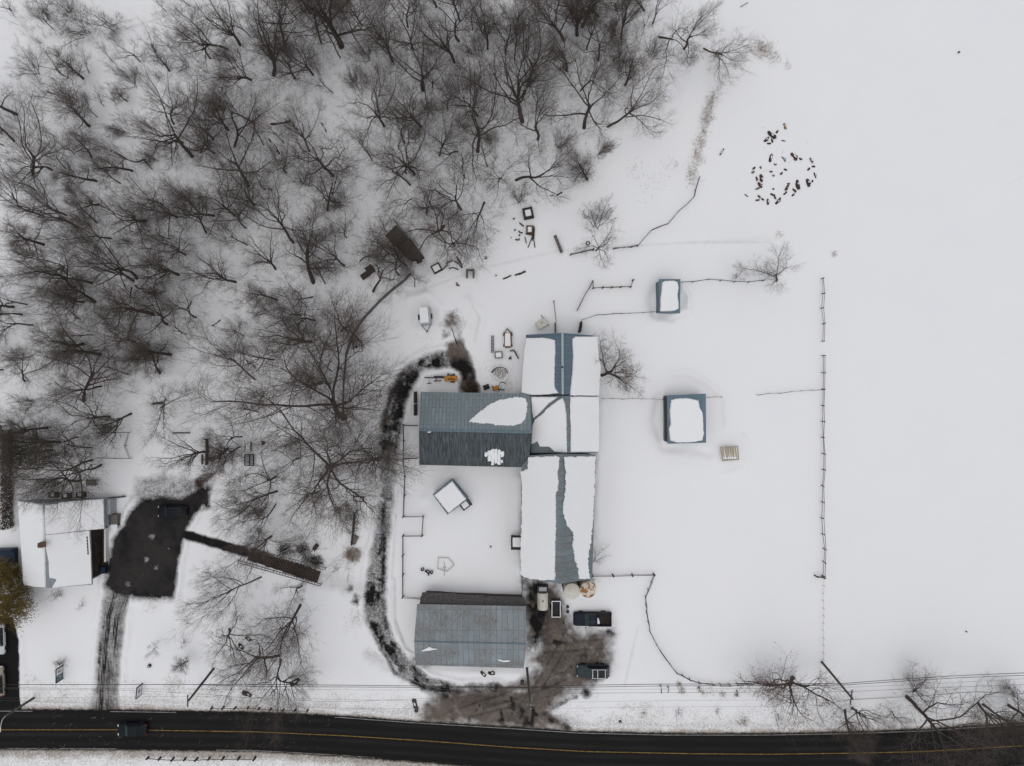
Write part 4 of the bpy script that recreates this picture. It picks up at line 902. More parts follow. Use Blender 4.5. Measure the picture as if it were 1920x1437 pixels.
walls(sb, [(lt[0].x + .3, lt[0].y - .3, 2.4), (lt[1].x - .3, lt[1].y - .3, 2.4), (lt[2].x - .3, lt[2].y, 2.4), (lt[3].x + .3, lt[3].y, 2.4)], M['old_wood'], 'lean_to_wall')

# --- sheds with a snow pad on a low gable or single-slope roof
def shed(name, label, q, h, mat, wall, pad, seed, t=0.3, dz=0.25, over=0.15, ribs=None):
    """q: roof corners in pixels, clockwise from top left; pad: the snow outline"""
    c = P(sum(a for a, _ in q) / 4, sum(b for _, b in q) / 4, 0)
    o = thing(name, label, 'shed', c)
    hs_ = [h, h, h - dz, h - dz]; pts = [P(x, y, z) for (x, y), z in zip(q, hs_)]
    roof_plane(o, pts, mat, 'roof', 0.12)
    ring = shrink(pts, over); walls(o, [(a.x, a.y, a.z - 0.1) for a in ring], wall)
    if pad: snow_on(o, pad, (pts[0], pts[1], pts[2]), t, seed, 2.4, 0.5)
    return o, pts
s1, p = shed('shed', 'smaller blue sheet-roofed shed with a snow pad, between two wire fences', [(1236, 523.5), (1276, 523.5), (1275, 588), (1236, 586)], 2.9, M['shed_roof'], M['blue_wall'], [(1241, 530), (1247, 527), (1262, 526.5), (1270, 529), (1272, 540), (1270, 553), (1271.5, 566), (1272, 579), (1265, 583), (1250, 584), (1237.5, 584), (1238, 565), (1239.5, 548)], 31)
s2, p = shed('shed', 'larger blue sheet-roofed shed with a rounded snow pad and a ribbed dark wall', [(1251, 741.5), (1323.5, 738.5), (1324, 830.5), (1252, 832.5)], 3.0, M['shed_roof'], M['barn_wall'], [(1258, 750), (1266, 747.5), (1284, 746.5), (1302, 749), (1309, 751), (1312, 766), (1317, 774), (1318, 795), (1319, 815), (1316, 826), (1300, 829), (1270, 830), (1256, 826), (1254, 805), (1257, 793), (1255, 770)], 32, 0.36)
mb = MB()
for k in range(22):
    y = 747 + k * 3.85; mb.beam(P(1251 + 0.05 * k, y, 2.7) - Vector((0.02, 0, 0)), P(1251 + 0.05 * k, y, 2.7) * 1 - Vector((0.02, 0, 3.0)), 0.08, 0.08)
mb.build('ribbed_cladding', M['iron'], s2)
s3, p = shed('hut', 'square hut turned corner-on in the paddock, blue roof edge under flat snow', [(811, 927), (848, 899.5), (877, 937), (839, 965.5)], 2.6, M['shed_roof'], M['blue_wall'], [(814, 928), (848, 901.5), (874, 936), (841, 962)], 33, 0.28, 0.1, 0.1)
s3b = thing('porch_box', 'small snow-topped box with dark frame beside the corner-on hut', 'box', P(872, 947, 0))
ang = math.radians(38)
MB().box(P(872, 947, 0.5), (1.25, 1.1, 1.1), ang).build('frame', M['iron'], s3b); MB().box(P(872, 947, 1.12), (1.0, 0.85, 0.22), ang, 0.08).build('snow_cap', M['snow'], s3b)
mb = MB().beam(P(876, 934, 1.0), P(885, 947, 1.0), 0.1, 0.9).build('gate', M['iron'], s3b)

# the old hut of dark boards inside the wood, in two halves, and the hutch near it
oh = thing('board_shed', 'ruined shed of dark boards in two staggered halves under the trees', 'shed', P(757, 458, 0))
for q, h in (([(722, 442), (743, 422), (764, 446), (741, 464)], 2.7), ([(741, 462), (770, 448), (795, 482), (766, 488)], 2.3)):
    pts = [P(x, y, h + 0.3 * (k % 2)) for k, (x, y) in enumerate(q)]; roof_plane(oh, pts, M['dark_roof'], 'roof', 0.12)
    walls(oh, [(a.x, a.y, a.z - 0.15) for a in shrink(pts, 0.15)], M['old_wood'])
mb = MB(); mb.beam(P(737, 411, 2.6), P(778, 461, 2.6), 0.12, 0.12); mb.beam(P(779, 478, 2.2), P(788, 493, 2.2), 0.9, 0.1); mb.build('roof_beam', M['old_wood'], oh)
hu = thing('hutch', 'small dark hutch with a broken frame, left of the leaning yard-edge tree', 'hutch', P(692, 508, 0))
MB().box(P(694, 506, 0.7), (1.1, 1.0, 1.4), 0.6).build('body', M['old_wood'], hu); MB().beam(P(678, 521, .4), P(692, 512, .5), 0.8, 0.5).build('ramp', M['old_wood'], hu)

# --- the white house by the parking lot
hw = thing('house', 'white snow-roofed house with brick chimney beside the dark parking lot', 'house', P(115, 1018, 0))
ze, zr = 2.5, 5.2
rn, rsou = P(82.5, 944, zr), P(87.5, 1103, zr); en, es = P(35, 937, ze), P(45.5, 1097, ze)
roof_plane(hw, [en, rn, rsou, es], M['grey_roof']); WP = (en, rn, rsou)
a0, a1 = P(196, 933.5, 2.4), P(198, 992, 2.4); b0, b1 = P(170, 994, 3.12), P(174, 1096.5, 3.12)
t_ = 0.36; mid = rn + (rsou - rn) * t_
roof_plane(hw, [rn, mid, a1, a0], M['grey_roof']); EP1 = (rn, mid, a1)
roof_plane(hw, [mid + Vector((0, -.01, 0)), rsou, b1, b0], M['grey_roof']); EP2 = (mid, rsou, b1)
walls(hw, [(en.x + .4, en.y - .3, ze - .2), (rn.x, rn.y - .3, zr - .3), (a0.x - .3, a0.y - .3, 2.2), (a1.x - .3, a1.y + .2, 2.2), (b0.x - .9, b0.y, 2.7), (b1.x - .9, b1.y + .4, 2.7), (rsou.x, rsou.y + .4, zr - .3), (es.x + .4, es.y + .4, ze - .2)], M['house_wall'])
snow_on(hw, [(36.5, 939), (60, 942), (81, 946), (83.5, 980), (85, 1030), (86.5, 1101.5), (66, 1100), (47, 1096)], WP, 0.26, 41, 5, 0.3)
snow_on(hw, [(85, 946), (108, 945), (110, 943), (140, 939), (194.5, 935.5), (196, 991), (169, 993.5), (110, 1000), (86, 1002), (84, 975)], EP1, 0.26, 42, 5, 0.3, inset=.03)
snow_on(hw, [(86, 1002.6), (110, 1000.6), (168, 994.4), (171, 1040), (172.5, 1094.5), (140, 1097.5), (98, 1101.5), (105, 1090), (106, 1086), (93, 1083), (92, 1055), (88, 1035), (86, 1024)], EP2, 0.26, 43, 4, 0.3, inset=.03)
mb = MB().box(P(81, 1021, 5.4), (0.65, 0.65, 1.5)); mb.box(P(81, 1021, 6.18), (0.75, 0.75, 0.12)); mb.build('chimney', M['brick'], hw)
mb = MB()
for k in range(6): mb.box(P(163.5 + 0.35 * k, 1008 + k * 6, 3.5), (0.12, 0.25, 0.22))
mb.beam(P(163.5, 1006, 3.55), P(165.5, 1040, 3.55), 0.08); mb.build('roof_rail', M['iron'], hw)
mb = MB(); mb.box((a0.x + .1, a0.y - 1.5, 0.85), (0.7, 2.2, 1.7)); mb.build('entry_porch', M['house_wall'], hw)
mb = MB(); mb.box((a0.x + .55, a0.y - 3.6, 0.5), (1.1, 1.7, 1.0)); mb.build('entry_deck', M['grey_wood'], hw)
mb = MB(); mb.box((a0.x + .6, a0.y - 4.55, 0.5), (1.0, .7, 1.1), 0, 0.08); mb.build('deck_snow', M['snow'], hw)
mb = MB(); mb.box((b0.x - .45, (b0.y + b1.y) / 2 + .35, 1.2), (.86, b0.y - b1.y - .9, 2.7)); mb.build('shaded_porch_wall', M['bridge_plank'], hw)  # dark plank colour paints in the shade of the recessed porch
mb = MB(); mb.box((b0.x + .35, (b0.y + b1.y) / 2 + .35, 0.1), (.75, b0.y - b1.y - .9, 0.3)); mb.build('side_deck', M['old_wood'], hw)
mb = MB(); mb.box((b0.x + .85, b0.y - 2.7, 0.5), (0.26, 5.0, 1.0)); mb.build('deck_rail', M['white'], hw)
mb = MB(); mb.box((b1.x + .25, b1.y + 1.6, 0.7), (0.8, 0.9, 1.0)); mb.build('deck_box', M['dark_blue'], hw)
for x, y, la in ((100, 928, 'leftmost of three'), (124, 930, 'middle one of three'), (151, 928, 'rightmost of three')):
    q = thing('planter_box', f'black box half filled with snow behind the house, {la}', 'box', G(x, y))
    MB().box(P(x + 1.5, y, 0.4), (1.1, 0.8, 0.9)).build('tub', M['black'], q); MB().box(P(x - 1.5, y - .5, 0.78), (0.55, 0.55, 0.2), 0, 0.06).build('snow_cap', M['snow'], q)

# --- the footbridge drive: deck and two lattice rails
br = thing('footbridge', 'wooden drive bridge with brown plank deck and pale rails, between lot and farm lane', 'bridge', P(525, 1056, 0))
mb = MB(); a, b = P(468, 1040, .25), P(598, 1083, .25); d = (b - a).normalized(); n = Vector((-d.y, d.x, 0)); L = (b - a).length
rsb = random.Random(5); k = 0.0
while k < L:
    c = a + d * k; wd = 0.95 + rsb.uniform(-.10, .10)
    mb.beam(c + n * wd, c - n * wd, 0.20, 0.08); k += 0.235
mb.build('deck', M['bridge_plank'], br)
mb = MB(); rs_ = random.Random(3)
for k in range(16): mb.box(a + d * L * (k + .5) / 16 - n * (1.12 + rs_.uniform(-.06, .06)) + Vector((0, 0, .04)), (L / 16 + .1, .42 + rs_.uniform(-.12, .12), .12), math.atan2(d.y, d.x) + rs_.uniform(-.05, .05), .05)
mb.build('deck_snow', M['snow'], br)
for (xa, ya), (xb, yb) in (((452, 1026), (609, 1067)), ((446, 1053), (600, 1097))):
    mb = MB(); p0, p1 = P(xa, ya, 1.0), P(xb, yb, 1.0); dn = (p1 - p0).normalized(); nn = Vector((-dn.y, dn.x, 0)) * 0.17
    mb.beam(p0 + nn, p1 + nn, 0.09); mb.beam(p0 - nn, p1 - nn, 0.09); m = int((p1 - p0).length / 0.45)
    for k in range(m + 1):
        c = p0 + (p1 - p0) * (k / m); mb.beam(c + nn, c - nn + dn * 0.15, 0.05)
        if k % 4 == 0: mb.beam(c, Vector((c.x, c.y, -0.2)), 0.1)
    mb.build('railing', M['grey_wood'], br)
# ------------------------------------------------------------------ vehicles (front towards -x in their own space)
def loft(mb, st, n=14, p=4.0):
    """stations (x, half width, z low, z high) joined with rounded sections"""
    vs = []; fs = []
    for x, wd, z0, z1 in st:
        zc, hz = (z0 + z1) / 2, (z1 - z0) / 2
        for k in range(n):
            t = 2 * math.pi * (k + .5) / n; c, s_ = math.cos(t), math.sin(t)
            vs.append((x, wd * math.copysign(abs(c) ** (2 / p), c), zc + hz * math.copysign(abs(s_) ** (2 / p), s_)))
    for i in range(len(st) - 1):
        for k in range(n):
            a, b = i * n + k, i * n + (k + 1) % n; fs.append((a, b, b + n, a + n))
    fs.append(tuple(range(n))); fs.append(tuple(range((len(st) - 1) * n, len(st) * n))[::-1])
    return mb.add(vs, fs)

def wheel(root, x, y, r, wd):
    w_ = MB(); w_.lathe((x, y, r), [(r * .62, -wd / 2), (r * .95, -wd / 2), (r, -wd * .3), (r, wd * .3), (r * .95, wd / 2), (r * .62, wd / 2)], 20, 'Y')
    t = w_.build('wheel', M['tyre'], root, True, False)
    m = MB(); s_ = 1 if y > 0 else -1
    m.lathe((x, y + s_ * wd * .28, r), [(r * .6, -0.03), (r * .6, 0.03), (r * .2, 0.05)], 16, 'Y')
    o = m.build('rim', M['rim'], None, True, False); o.parent = t

def car(name, label, px, py, L, Wd, paint, rz, style, group=None, snow=False):
    """style: hood length, roof start/end and heights as shares of the length"""
    o = thing(name, label, 'pickup truck' if style == 'pickup' else 'car', G(px, py, 0), group, rz)
    o.location.z = -0.05; h = L / 2; w = Wd / 2
    belt = {'suv': 1.02, 'car': 0.92, 'pickup': 1.12}[style]; top = {'suv': 1.72, 'car': 1.45, 'pickup': 1.82}[style]
    hood = belt - 0.06; b = MB()
    if style == 'pickup':
        st = [(-h, w * .72, .38, .85), (-h + .12, w * .9, .34, hood - .08), (-h + .5, w * .97, .32, hood), (-h * .42, w, .32, belt), (h * .22, w, .32, belt), (h * .24, w, .32, belt)]
        loft(b, st)
        # the open bed: floor, three sides
        x0, x1 = h * .24, h - .08
        b.box(((x0 + x1) / 2, 0, .62), (x1 - x0, Wd * .96, .12)); b.box(((x0 + x1) / 2, w - .07, .88), (x1 - x0, .12, .52)); b.box(((x0 + x1) / 2, -w + .07, .88), (x1 - x0, .12, .52)); b.box((x1 - .04, 0, .86), (.1, Wd * .94, .5))
        ca, cb, ra, rb = -h * .40, h * .22, -h * .20, h * .16
    else:
        st = [(-h, w * .7, .35, .72), (-h + .1, w * .86, .28, hood - .14), (-h + .45, w * .96, .26, hood - .02), (-h * .42, w, .25, belt), (0, w, .25, belt), (h * .55, w, .25, belt), (h - .35, w * .97, .28, belt - .02), (h - .08, w * .86, .32, belt - .12), (h, w * .72, .4, belt - .3)]
        loft(b, st)
        if style == 'suv': ca, cb, ra, rb = -h * .46, h * .93, -h * .22, h * .82
        else: ca, cb, ra, rb = -h * .44, h * .80, -h * .14, h * .48
    b.build('body', paint, o, True, False)
    wb_, wr = w * .92, w * .74
    def panel(nm, q, mat): MB().slab([Vector(v) for v in q], (0, 0, -0.03)).build(nm, mat, o, False, False)
    z0, z1 = belt - .04, top - .05
    cabin = MB(); cabin.add([(ca, -wb_, z0), (cb, -wb_, z0), (cb, wb_, z0), (ca, wb_, z0), (ra, -wr, z1), (rb, -wr, z1), (rb, wr, z1), (ra, wr, z1)], [(0, 1, 5, 4), (2, 3, 7, 6), (4, 5, 6, 7)])
    cabin.build('side_window', M['glass'], o, False, False)
    panel('windshield', [(ca, -wb_ * .97, z0 + .02), (ra, -wr * .97, z1 + .01), (ra, wr * .97, z1 + .01), (ca, wb_ * .97, z0 + .02)], M['pale_glass'])
    panel('rear_window', [(cb, -wb_ * .95, z0 + .02), (cb, wb_ * .95, z0 + .02), (rb, wr * .95, z1 + .01), (rb, -wr * .95, z1 + .01)], M['glass'])
    rf = MB(); rf.box(((ra + rb) / 2, 0, top - .04), (rb - ra + .1, wr * 2 + .06, .12), 0, .05); rf.build('roof', paint, o, True, False)
    for s_ in (-1, 1):
        wheel(o, -h * .60, s_ * (w - .12), .36, .24); wheel(o, h * .58, s_ * (w - .12), .36, .24)
        MB().box((ca + .12, s_ * (w + .1), belt + .06), (.16, .22, .14), 0, .04).build('mirror', paint, o, False, False)
        MB().box((-h + .10, s_ * w * .68, .70), (.16, .34, .15), 0, .04).build('headlight', M['lamp_clear'], o, False, False)
        MB().box((h - .05, s_ * w * .72, .80), (.1, .24, .2), 0, .03).build('tail_light', M['lamp_red'], o, False, False)
    MB().box((-h + .02, 0, .45), (.12, Wd * .78, .16), 0, .04).build('bumper', M['chrome'] if style == 'pickup' else M['black'], o, False, False)
    return o, dict(h=h, w=w, top=top, ra=ra, rb=rb, wr=wr, belt=belt)

pk, q = car('pickup_truck', 'navy pickup with open brown bed and a snow patch behind its cab', 1110, 1158, 5.75, 2.12, M['navy_car'], 0.0, 'pickup')
mb = MB(); mb.box((q['h'] * .62, 0, .72), (q['h'] * .66, 1.7, .08)); mb.build('bed_liner', M['bed_floor'], pk, False, False)
mb = MB(); mb.box((q['h'] * .27, -.25, .9), (.45, .9, .35), .3, .12); mb.build('bed_snow', M['snow'], pk, False, False)
mb = MB(); mb.beam((q['h'] * -.2, -.1, q['top'] + .03), (q['h'] * .1, -.1, q['top'] + .03), .5, .03); mb.build('sunroof', M['glass'], pk, False, False)
sv, q = car('parked_car', 'slate grey car with roof rack at the yard end near the road', 1111, 1255, 4.85, 1.95, M['grey_car'], 0.0, 'suv')
mb = MB()
for s_ in (-1, 1): mb.beam((q['ra'] + .2, s_ * (q['wr'] - .1), q['top'] + .1), (q['rb'] - .1, s_ * (q['wr'] - .1), q['top'] + .1), .06)
for x in (q['ra'] + .35, 0.55, q['rb'] - .3): mb.beam((x, -q['wr'] + .1, q['top'] + .12), (x, q['wr'] - .1, q['top'] + .12), .08)
mb.build('roof_rack', M['chrome'], sv, False, False)
for x in (0.05, 1.15): MB().box((x, 0, q['top'] + .035), (.75, 1.05, .03)).build('sunroof', M['glass'], sv, False, False)
c1, q = car('parked_car', 'black car parked at the top of the dark lot', 328, 957.5, 4.35, 1.85, M['black_car'], 0.0, 'suv')
mb = MB()
for s_ in (-1, 1): mb.beam((q['ra'] + .2, s_ * (q['wr'] - .05), q['top'] + .06), (q['rb'] - .1, s_ * (q['wr'] - .05), q['top'] + .06), .05)
mb.build('roof_rail', M['iron'], c1, False, False)
c2, q = car('passing_car', 'dark green car driving on the road', 253, 1364, 4.4, 1.9, M['green_car'], 0.02, 'car')
c3, q = car('parked_car', 'white car at the photo edge beneath the bronze evergreen', 3, 1196, 4.5, 1.9, M['white_car'], math.radians(92), 'car')
c4, q = car('parked_car', 'beige car at the photo edge below the white car', 2, 1274, 4.5, 1.9, M['beige_car'], math.radians(-88), 'car')

# small utility trailer, white tank, two bins beside the long barn
ut = thing('utility_trailer', 'small utility trailer with pale side rails and dark bed, next to the white tank', 'trailer', G(1042, 1140))
c = P(1042, 1140, 0); mb = MB(); mb.box(c + Vector((0, .1, .55)), (1.2, 2.3, .12)); mb.build('bed', M['black'], ut)
mb = MB()
for s_ in (-1, 1): mb.box(c + Vector((s_ * .62, .1, .8)), (.09, 2.4, .45))
for s_ in (-1, 1): mb.box(c + Vector((0, .1 + s_ * 1.17, .8)), (1.3, .09, .4))
mb.build('side_rail', M['chrome'], ut)
MB().box(c + Vector((0, 1.3, .6)), (1.35, .35, .5)).build('head_board', M['old_wood'], ut); MB().box(c + Vector((0, -1.25, .5)), (1.1, .2, .3)).build('tailgate', M['old_wood'], ut)
for s_ in (-1, 1):
    w_ = MB(); w_.lathe(c + Vector((s_ * .78, .1, .33)), [(.1, -.1), (.33, -.09), (.33, .09), (.1, .1)], 18, 'X'); w_.build('wheel', M['tyre'], ut, True)
tk = thing('tank', 'white horizontal tank lying end-on to the long barn with a pale box behind', 'tank', G(1017, 1120))
c = P(1017, 1123, 0); mb = MB(); mb.lathe(c + Vector((0, 0, 1.0)), [(.2, -1.28), (.74, -1.24), (.80, -1.1), (.80, 1.1), (.74, 1.24), (.2, 1.28)], 28, 'Y'); mb.build('shell', M['cream'], tk, True)
mb = MB()
for y in (-.8, .8): mb.box(c + Vector((0, y, .15)), (1.3, .25, .6))
mb.build('cradle', M['iron'], tk)
mb = MB(); mb.box(c + Vector((0, 1.75, .65)), (1.6, .9, 1.3)); mb.build('rear_case', M['iron'], tk); mb = MB(); mb.box(c + Vector((0, 1.85, 1.38)), (1.15, .62, .16), 0, .05); mb.build('pale_lid', M['house_wall'], tk)
mb = MB(); mb.tube([c + Vector((0, .2, 1.78)), c + Vector((0, .2, 1.95))], .12, 12); mb.build('hatch', M['grey_wood'], tk)
mb = MB(); mb.tube([c + Vector((.7, -1.3, .4)), c + Vector((.75, -1.9, .1)), c + Vector((.2, -3.0, .02))], .035, 6); mb.build('hose', M['black'], tk)
def bin_(label, x, y, lid, hh=3.2, r=1.15):
    o = thing('feed_bin', label, 'bin', P(x, y, 0), 'pale round feed bins at the barn end'); c = P(x, y, 0)
    MB().lathe(c, [(r, -.2), (r, hh - .5), (r * .98, hh - .45)], 32).build('shell', M['cream'], o, True)
    MB().lathe(c, [(r * 1.03, hh - .5), (r * 1.0, hh - .3), (r * .55, hh), (.14, hh + .15)], 32).build('lid', lid, o, True)
    mb = MB(); p0 = c + Vector((-r - .08, .3, 0)); mb.beam(p0, p0 + Vector((0, 0, hh)), .06)
    for k in range(9): mb.beam(p0 + Vector((0, 0, .3 * k + .3)), p0 + Vector((0, .4, .3 * k + .3)), .04)
    mb.beam(p0 + Vector((0, .4, 0)), p0 + Vector((0, .4, hh)), .06); mb.build('ladder', M['iron'], o)
    for k in range(6):
        t = k * 1.047 + .3; mb = MB(); mb.beam(c + Vector((r * math.cos(t) * 1.02, r * math.sin(t) * 1.02, 0)), c + Vector((r * math.cos(t) * 1.02, r * math.sin(t) * 1.02, hh - .5)), .07); mb.build('rib', M['house_wall'], o)
    return o
def rusty_lid():
    m, t, b = new_mat('pale_lid_rusting_in_patches'); v = coords(t); n = noise(t, v, 1.5, 6, 0.6)
    t.links.new(mix_c(t, ramp01(t, n, 0.47, 0.53), (0.62, 0.58, 0.50), (0.30, 0.13, 0.05)), b.inputs['Base Color']); b.inputs['Roughness'].default_value = .8; return m
bin_('clean pale round feed bin, left of its rusty twin at the barn end', 1067.5, 1092, M['cream'], 5.0)
bin_('round feed bin with a rust-patched lid at the corner of the long barn', 1096.5, 1089, rusty_lid(), 5.0)
for x, y, la in ((1064, 1137, 'upper'), (1064, 1146, 'lower')):
    b_ = thing('bucket', f'small dark bucket in the yard, {la} of two beside the utility trailer', 'bucket', G(x, y)); MB().lathe(G(x, y), [(.17, 0), (.22, .34), (.24, .36), (.19, .36), (.15, .05)], 16).build('pail', M['iron'], b_, True)
    MB().tube([G(x, y) + Vector((.22 * math.cos(t), 0.02, .36 + .18 * math.sin(t))) for t in (0, .6, 1.2, 1.9, 2.5, 3.14)], .012, 5).build('handle', M['chrome'], b_)

# white box trailer in the snow
bt = thing('box_trailer', 'white snow-topped box trailer with a triangular tongue in the ploughed clearing', 'trailer', G(799, 596), None, 0)
ang = math.radians(5); c = P(798, 594, 0); Rz = Matrix.Rotation(ang, 3, 'Z')
MB().box(c + Vector((.12, -.05, 1.05)), (1.55, 2.6, 1.5), ang, .06).build('body', M['house_wall'], bt); MB().box(c + Vector((-.02, .08, 1.86)), (1.28, 2.32, .16), ang, .06).build('roof_snow', M['snow'], bt)
mb = MB()
for s_ in (-1, 1): mb.beam(c + Rz @ Vector((s_ * .7, -1.3, .45)), c + Rz @ Vector((.05, -2.3, .42)), .09)
mb.box(c + Rz @ Vector((.05, -2.3, .45)), (.22, .22, .15)); mb.build('tongue', M['iron'], bt)
for s_ in (-1, 1):
    w_ = MB(); w_.lathe(c + Rz @ Vector((s_ * .92, -.1, .34)), [(.1, -.1), (.34, -.09), (.34, .09), (.1, .1)], 18, 'X', ang); w_.build('wheel', M['tyre'], bt, True)
    MB().box(c + Rz @ Vector((s_ * .93, -.1, .72)), (.28, .8, .06), ang).build('mudguard', M['iron'], bt)

# orange machines
om = thing('baler', 'orange farm machine with dark drawbar gear in the loop of the lane', 'machine', G(840, 710))
c = P(846.5, 710, 0); MB().box(c + Vector((0, 0, .75)), (1.85, .85, .8), 0, .1).build('housing', M['orange'], om)
mb = MB()
for x in (-.4, .45): mb.box(c + Vector((x, .55, .9)), (.24, .35, .5))
mb.build('lamp_bracket', M['black'], om)
mb = MB(); mb.box(c + Vector((.1, -.1, 1.18)), (1.0, .16, .08)); mb.build('top_bar', M['iron'], om)
mb = MB(); mb.beam(c + Vector((-.9, .1, .6)), c + Vector((-4.0, .12, .45)), .16); mb.beam(c + Vector((-1.1, .2, .7)), c + Vector((-2.6, .2, .65)), .34, .4); mb.beam(c + Vector((-1.5, -.35, .5)), c + Vector((-2.6, -.4, .5)), .13); mb.beam(c + Vector((-2.2, .2, .5)), c + Vector((-2.3, -.5, .45)), .12); mb.beam(c + Vector((-3.3, .1, .5)), c + Vector((-3.3, -.7, .3)), .05); mb.beam(c + Vector((-3.6, -.75, .3)), c + Vector((-3.0, -.72, .3)), .14); mb.build('drawbar', M['iron'], om)
for s_ in (-1, 1):
    w_ = MB(); w_.lathe(c + Vector((.2, s_ * .5, .36)), [(.1, -.1), (.36, -.09), (.36, .09), (.1, .1)], 18, 'Y'); w_.build('wheel', M['tyre'], om, True)
o2 = thing('tiller', 'small orange machine with dark handles by the barn eave', 'machine', G(930, 728))
c = P(930, 728, 0); MB().box(c + Vector((0, 0, .5)), (.8, .62, .6), .5, .08).build('engine_cover', M['orange'], o2)
mb = MB(); mb.beam(c + Vector((.3, .1, .6)), c + Vector((.7, .9, .8)), .1); mb.beam(c + Vector((.7, .9, .8)), c + Vector((1.5, .75, .8)), .1); mb.beam(c + Vector((.3, -.1, .6)), c + Vector((1.3, -.3, .7)), .14); mb.beam(c + Vector((-.3, .1, .4)), c + Vector((-.6, .25, .3)), .2); mb.build('handlebar', M['old_wood'], o2)
for s_ in (-1, 1):
    w_ = MB(); w_.lathe(c + Vector((s_ * .4, -.2, .25)), [(.06, -.07), (.25, -.06), (.25, .06), (.06, .07)], 16, 'X', .5); w_.build('wheel', M['tyre'], o2, True)
dr = thing('barrel', 'dark blue-grey barrel on its side by the orange tiller', 'barrel', G(912, 726)); c = P(912, 726, 0)
mb = MB(); mb.lathe(c + Vector((0, 0, .38)), [(.1, -.46), (.36, -.45), (.38, -.15), (.36, -.12), (.36, .12), (.38, .15), (.36, .45), (.1, .46)], 22, 'X', .35); mb.build('drum', M['iron'], dr, True)
MB().lathe(c + Vector((-.43, -.15, .38)), [(.05, -.02), (.05, .03)], 10, 'X', .35).build('bung', M['chrome'], dr)
hy = thing('straw_heap', 'brown straw heap against the north eave of the broad barn', 'heap', G(884, 729))

# ------------------------------------------------------------------ fences
def fence(name, label, pts, step=26, h=1.25, rails=(0.55, 1.1), post='old_wood', rail='grey_wood', pw=0.13, rw=0.05, lean=0.0, wire=False, cat='fence', dbl=0.0):
    o = thing(name, label, cat, G(*pts[0])); rs = random.Random(int(pts[0][0])); posts = []
    for (xa, ya), (xb, yb) in zip(pts, pts[1:]):
        n = max(1, round(math.hypot(xb - xa, yb - ya) / step))
        posts += [(xa + (xb - xa) * k / n, ya + (yb - ya) * k / n) for k in range(n)]
    posts.append(pts[-1]); tops = []
    for x, y in posts:
        b = G(x, y, -.3); t = Vector((b.x + rs.uniform(-.1, .1) + lean, b.y + rs.uniform(-.1, .1), gz(x, y) + h + rs.uniform(-.08, .08))); tops.append((b, t))
        mb = MB(); mb.tube([b, t], [pw * .55, pw * .5], 7); mb.build('post', M[post], o)
    for z in rails:
        rr = MB(); f = (z + .3) / (h + .3); q = []
        for k, (b0, t0) in enumerate(tops):
            c = b0 + (t0 - b0) * f + Vector((rs.uniform(-dbl, dbl), rs.uniform(-dbl, dbl), rs.uniform(-.03, .03)))
            if wire and k: q.append((q[-1] + c) / 2 - Vector((0, 0, .03)))
            q.append(c)
        rr.tube(q, rw * (.5 if wire else .62), 4 if wire else 5); rr.build('wire' if wire else 'rail', M[rail], o)
    return o
ED = [(1540, 523), (1541, 551), (1539, 579), (1542, 608), (1541, 640)]
fence('rail_fence', 'short upper run of the east paddock fence with a leaning end post', ED, 28, 1.25, (.5, 1.05), rw=.06, dbl=.06, post='old_wood')
EE = [(1541, 667), (1540, 699), (1541, 730), (1540, 760), (1540, 790), (1540, 820), (1541, 850), (1541, 880), (1540, 910), (1540, 941), (1539, 971), (1540, 1001), (1543, 1028), (1542, 1052), (1541, 1079)]
fence('rail_fence', 'long straight east paddock fence of dark posts and thin rails', EE, 31, 1.25, (.5, 1.05), rw=.07, dbl=.06)
fence('wire_fence', 'faint thin wire line from the long east fence down to the road pole', [(1542, 1084), (1541, 1236)], 14, .8, (.5,), pw=.05, rw=.025, wire=True, rail='grey_wire', post='grey_wood')
fence('gate', 'short stub gate at the foot of the long east fence', [(1527, 1079), (1541, 1081)], 14, 1.2, (.5, 1.0), rw=.1, pw=.2, cat='gate')
fence('wire_fence', 'thin fence from the pole by the barn tree to the larger shed', [(1129, 748), (1185, 748), (1243, 749)], 20, 1.15, (.6, 1.0), pw=.07, rw=.04, wire=True, rail='iron')
fence('wire_fence', 'stub of thin fence on the far side of the larger shed', [(1325, 746), (1352, 744)], 14, 1.15, (.6, 1.0), pw=.07, rw=.04, wire=True, rail='iron')
fence('wire_fence', 'thin fence joining the long east fence level with the larger shed', [(1418, 740), (1460, 737), (1541, 730)], 20, 1.15, (.6, 1.0), pw=.07, rw=.04, wire=True, rail='iron')
fence('wire_fence', 'wavy fence from the smaller shed to the round bare tree', [(1277, 531), (1298, 530), (1326, 525), (1350, 528), (1375, 530), (1402, 531), (1430, 527)], 24, 1.2, (.6, 1.05), pw=.12, rw=.05, wire=True, rail='iron', post='grey_wood')
fence('rail_fence', 'U-shaped pen fence of thick posts above the long barn', [(1111, 529), (1112, 541), (1130, 541), (1146, 540), (1162, 539), (1182, 539), (1186, 526)], 18, 1.2, (.5, 1.0), pw=.22, rw=.07, dbl=.04)
fence('gate', 'open slanting grey gate hanging from the U-shaped pen', [(1110, 530), (1081, 583)], 12, 1.2, (.4, .75, 1.1), rw=.09, pw=.07, cat='gate', post='grey_wood')
fence('wire_fence', 'thin fence from the dark barn gatepost to the smaller shed', [(1090, 601), (1118, 592), (1150, 590), (1180, 588), (1206, 586.5), (1236, 585)], 20, 1.2, (.6, 1.05), pw=.07, rw=.05, wire=True, rail='iron')
fence('gate', 'dark narrow gate between the long barn and the thin shed fence', [(1089, 605), (1085, 624)], 9, 1.4, (.3, .6, .9, 1.2), rw=.3, pw=.2, cat='gate', post='old_wood', rail='old_wood')
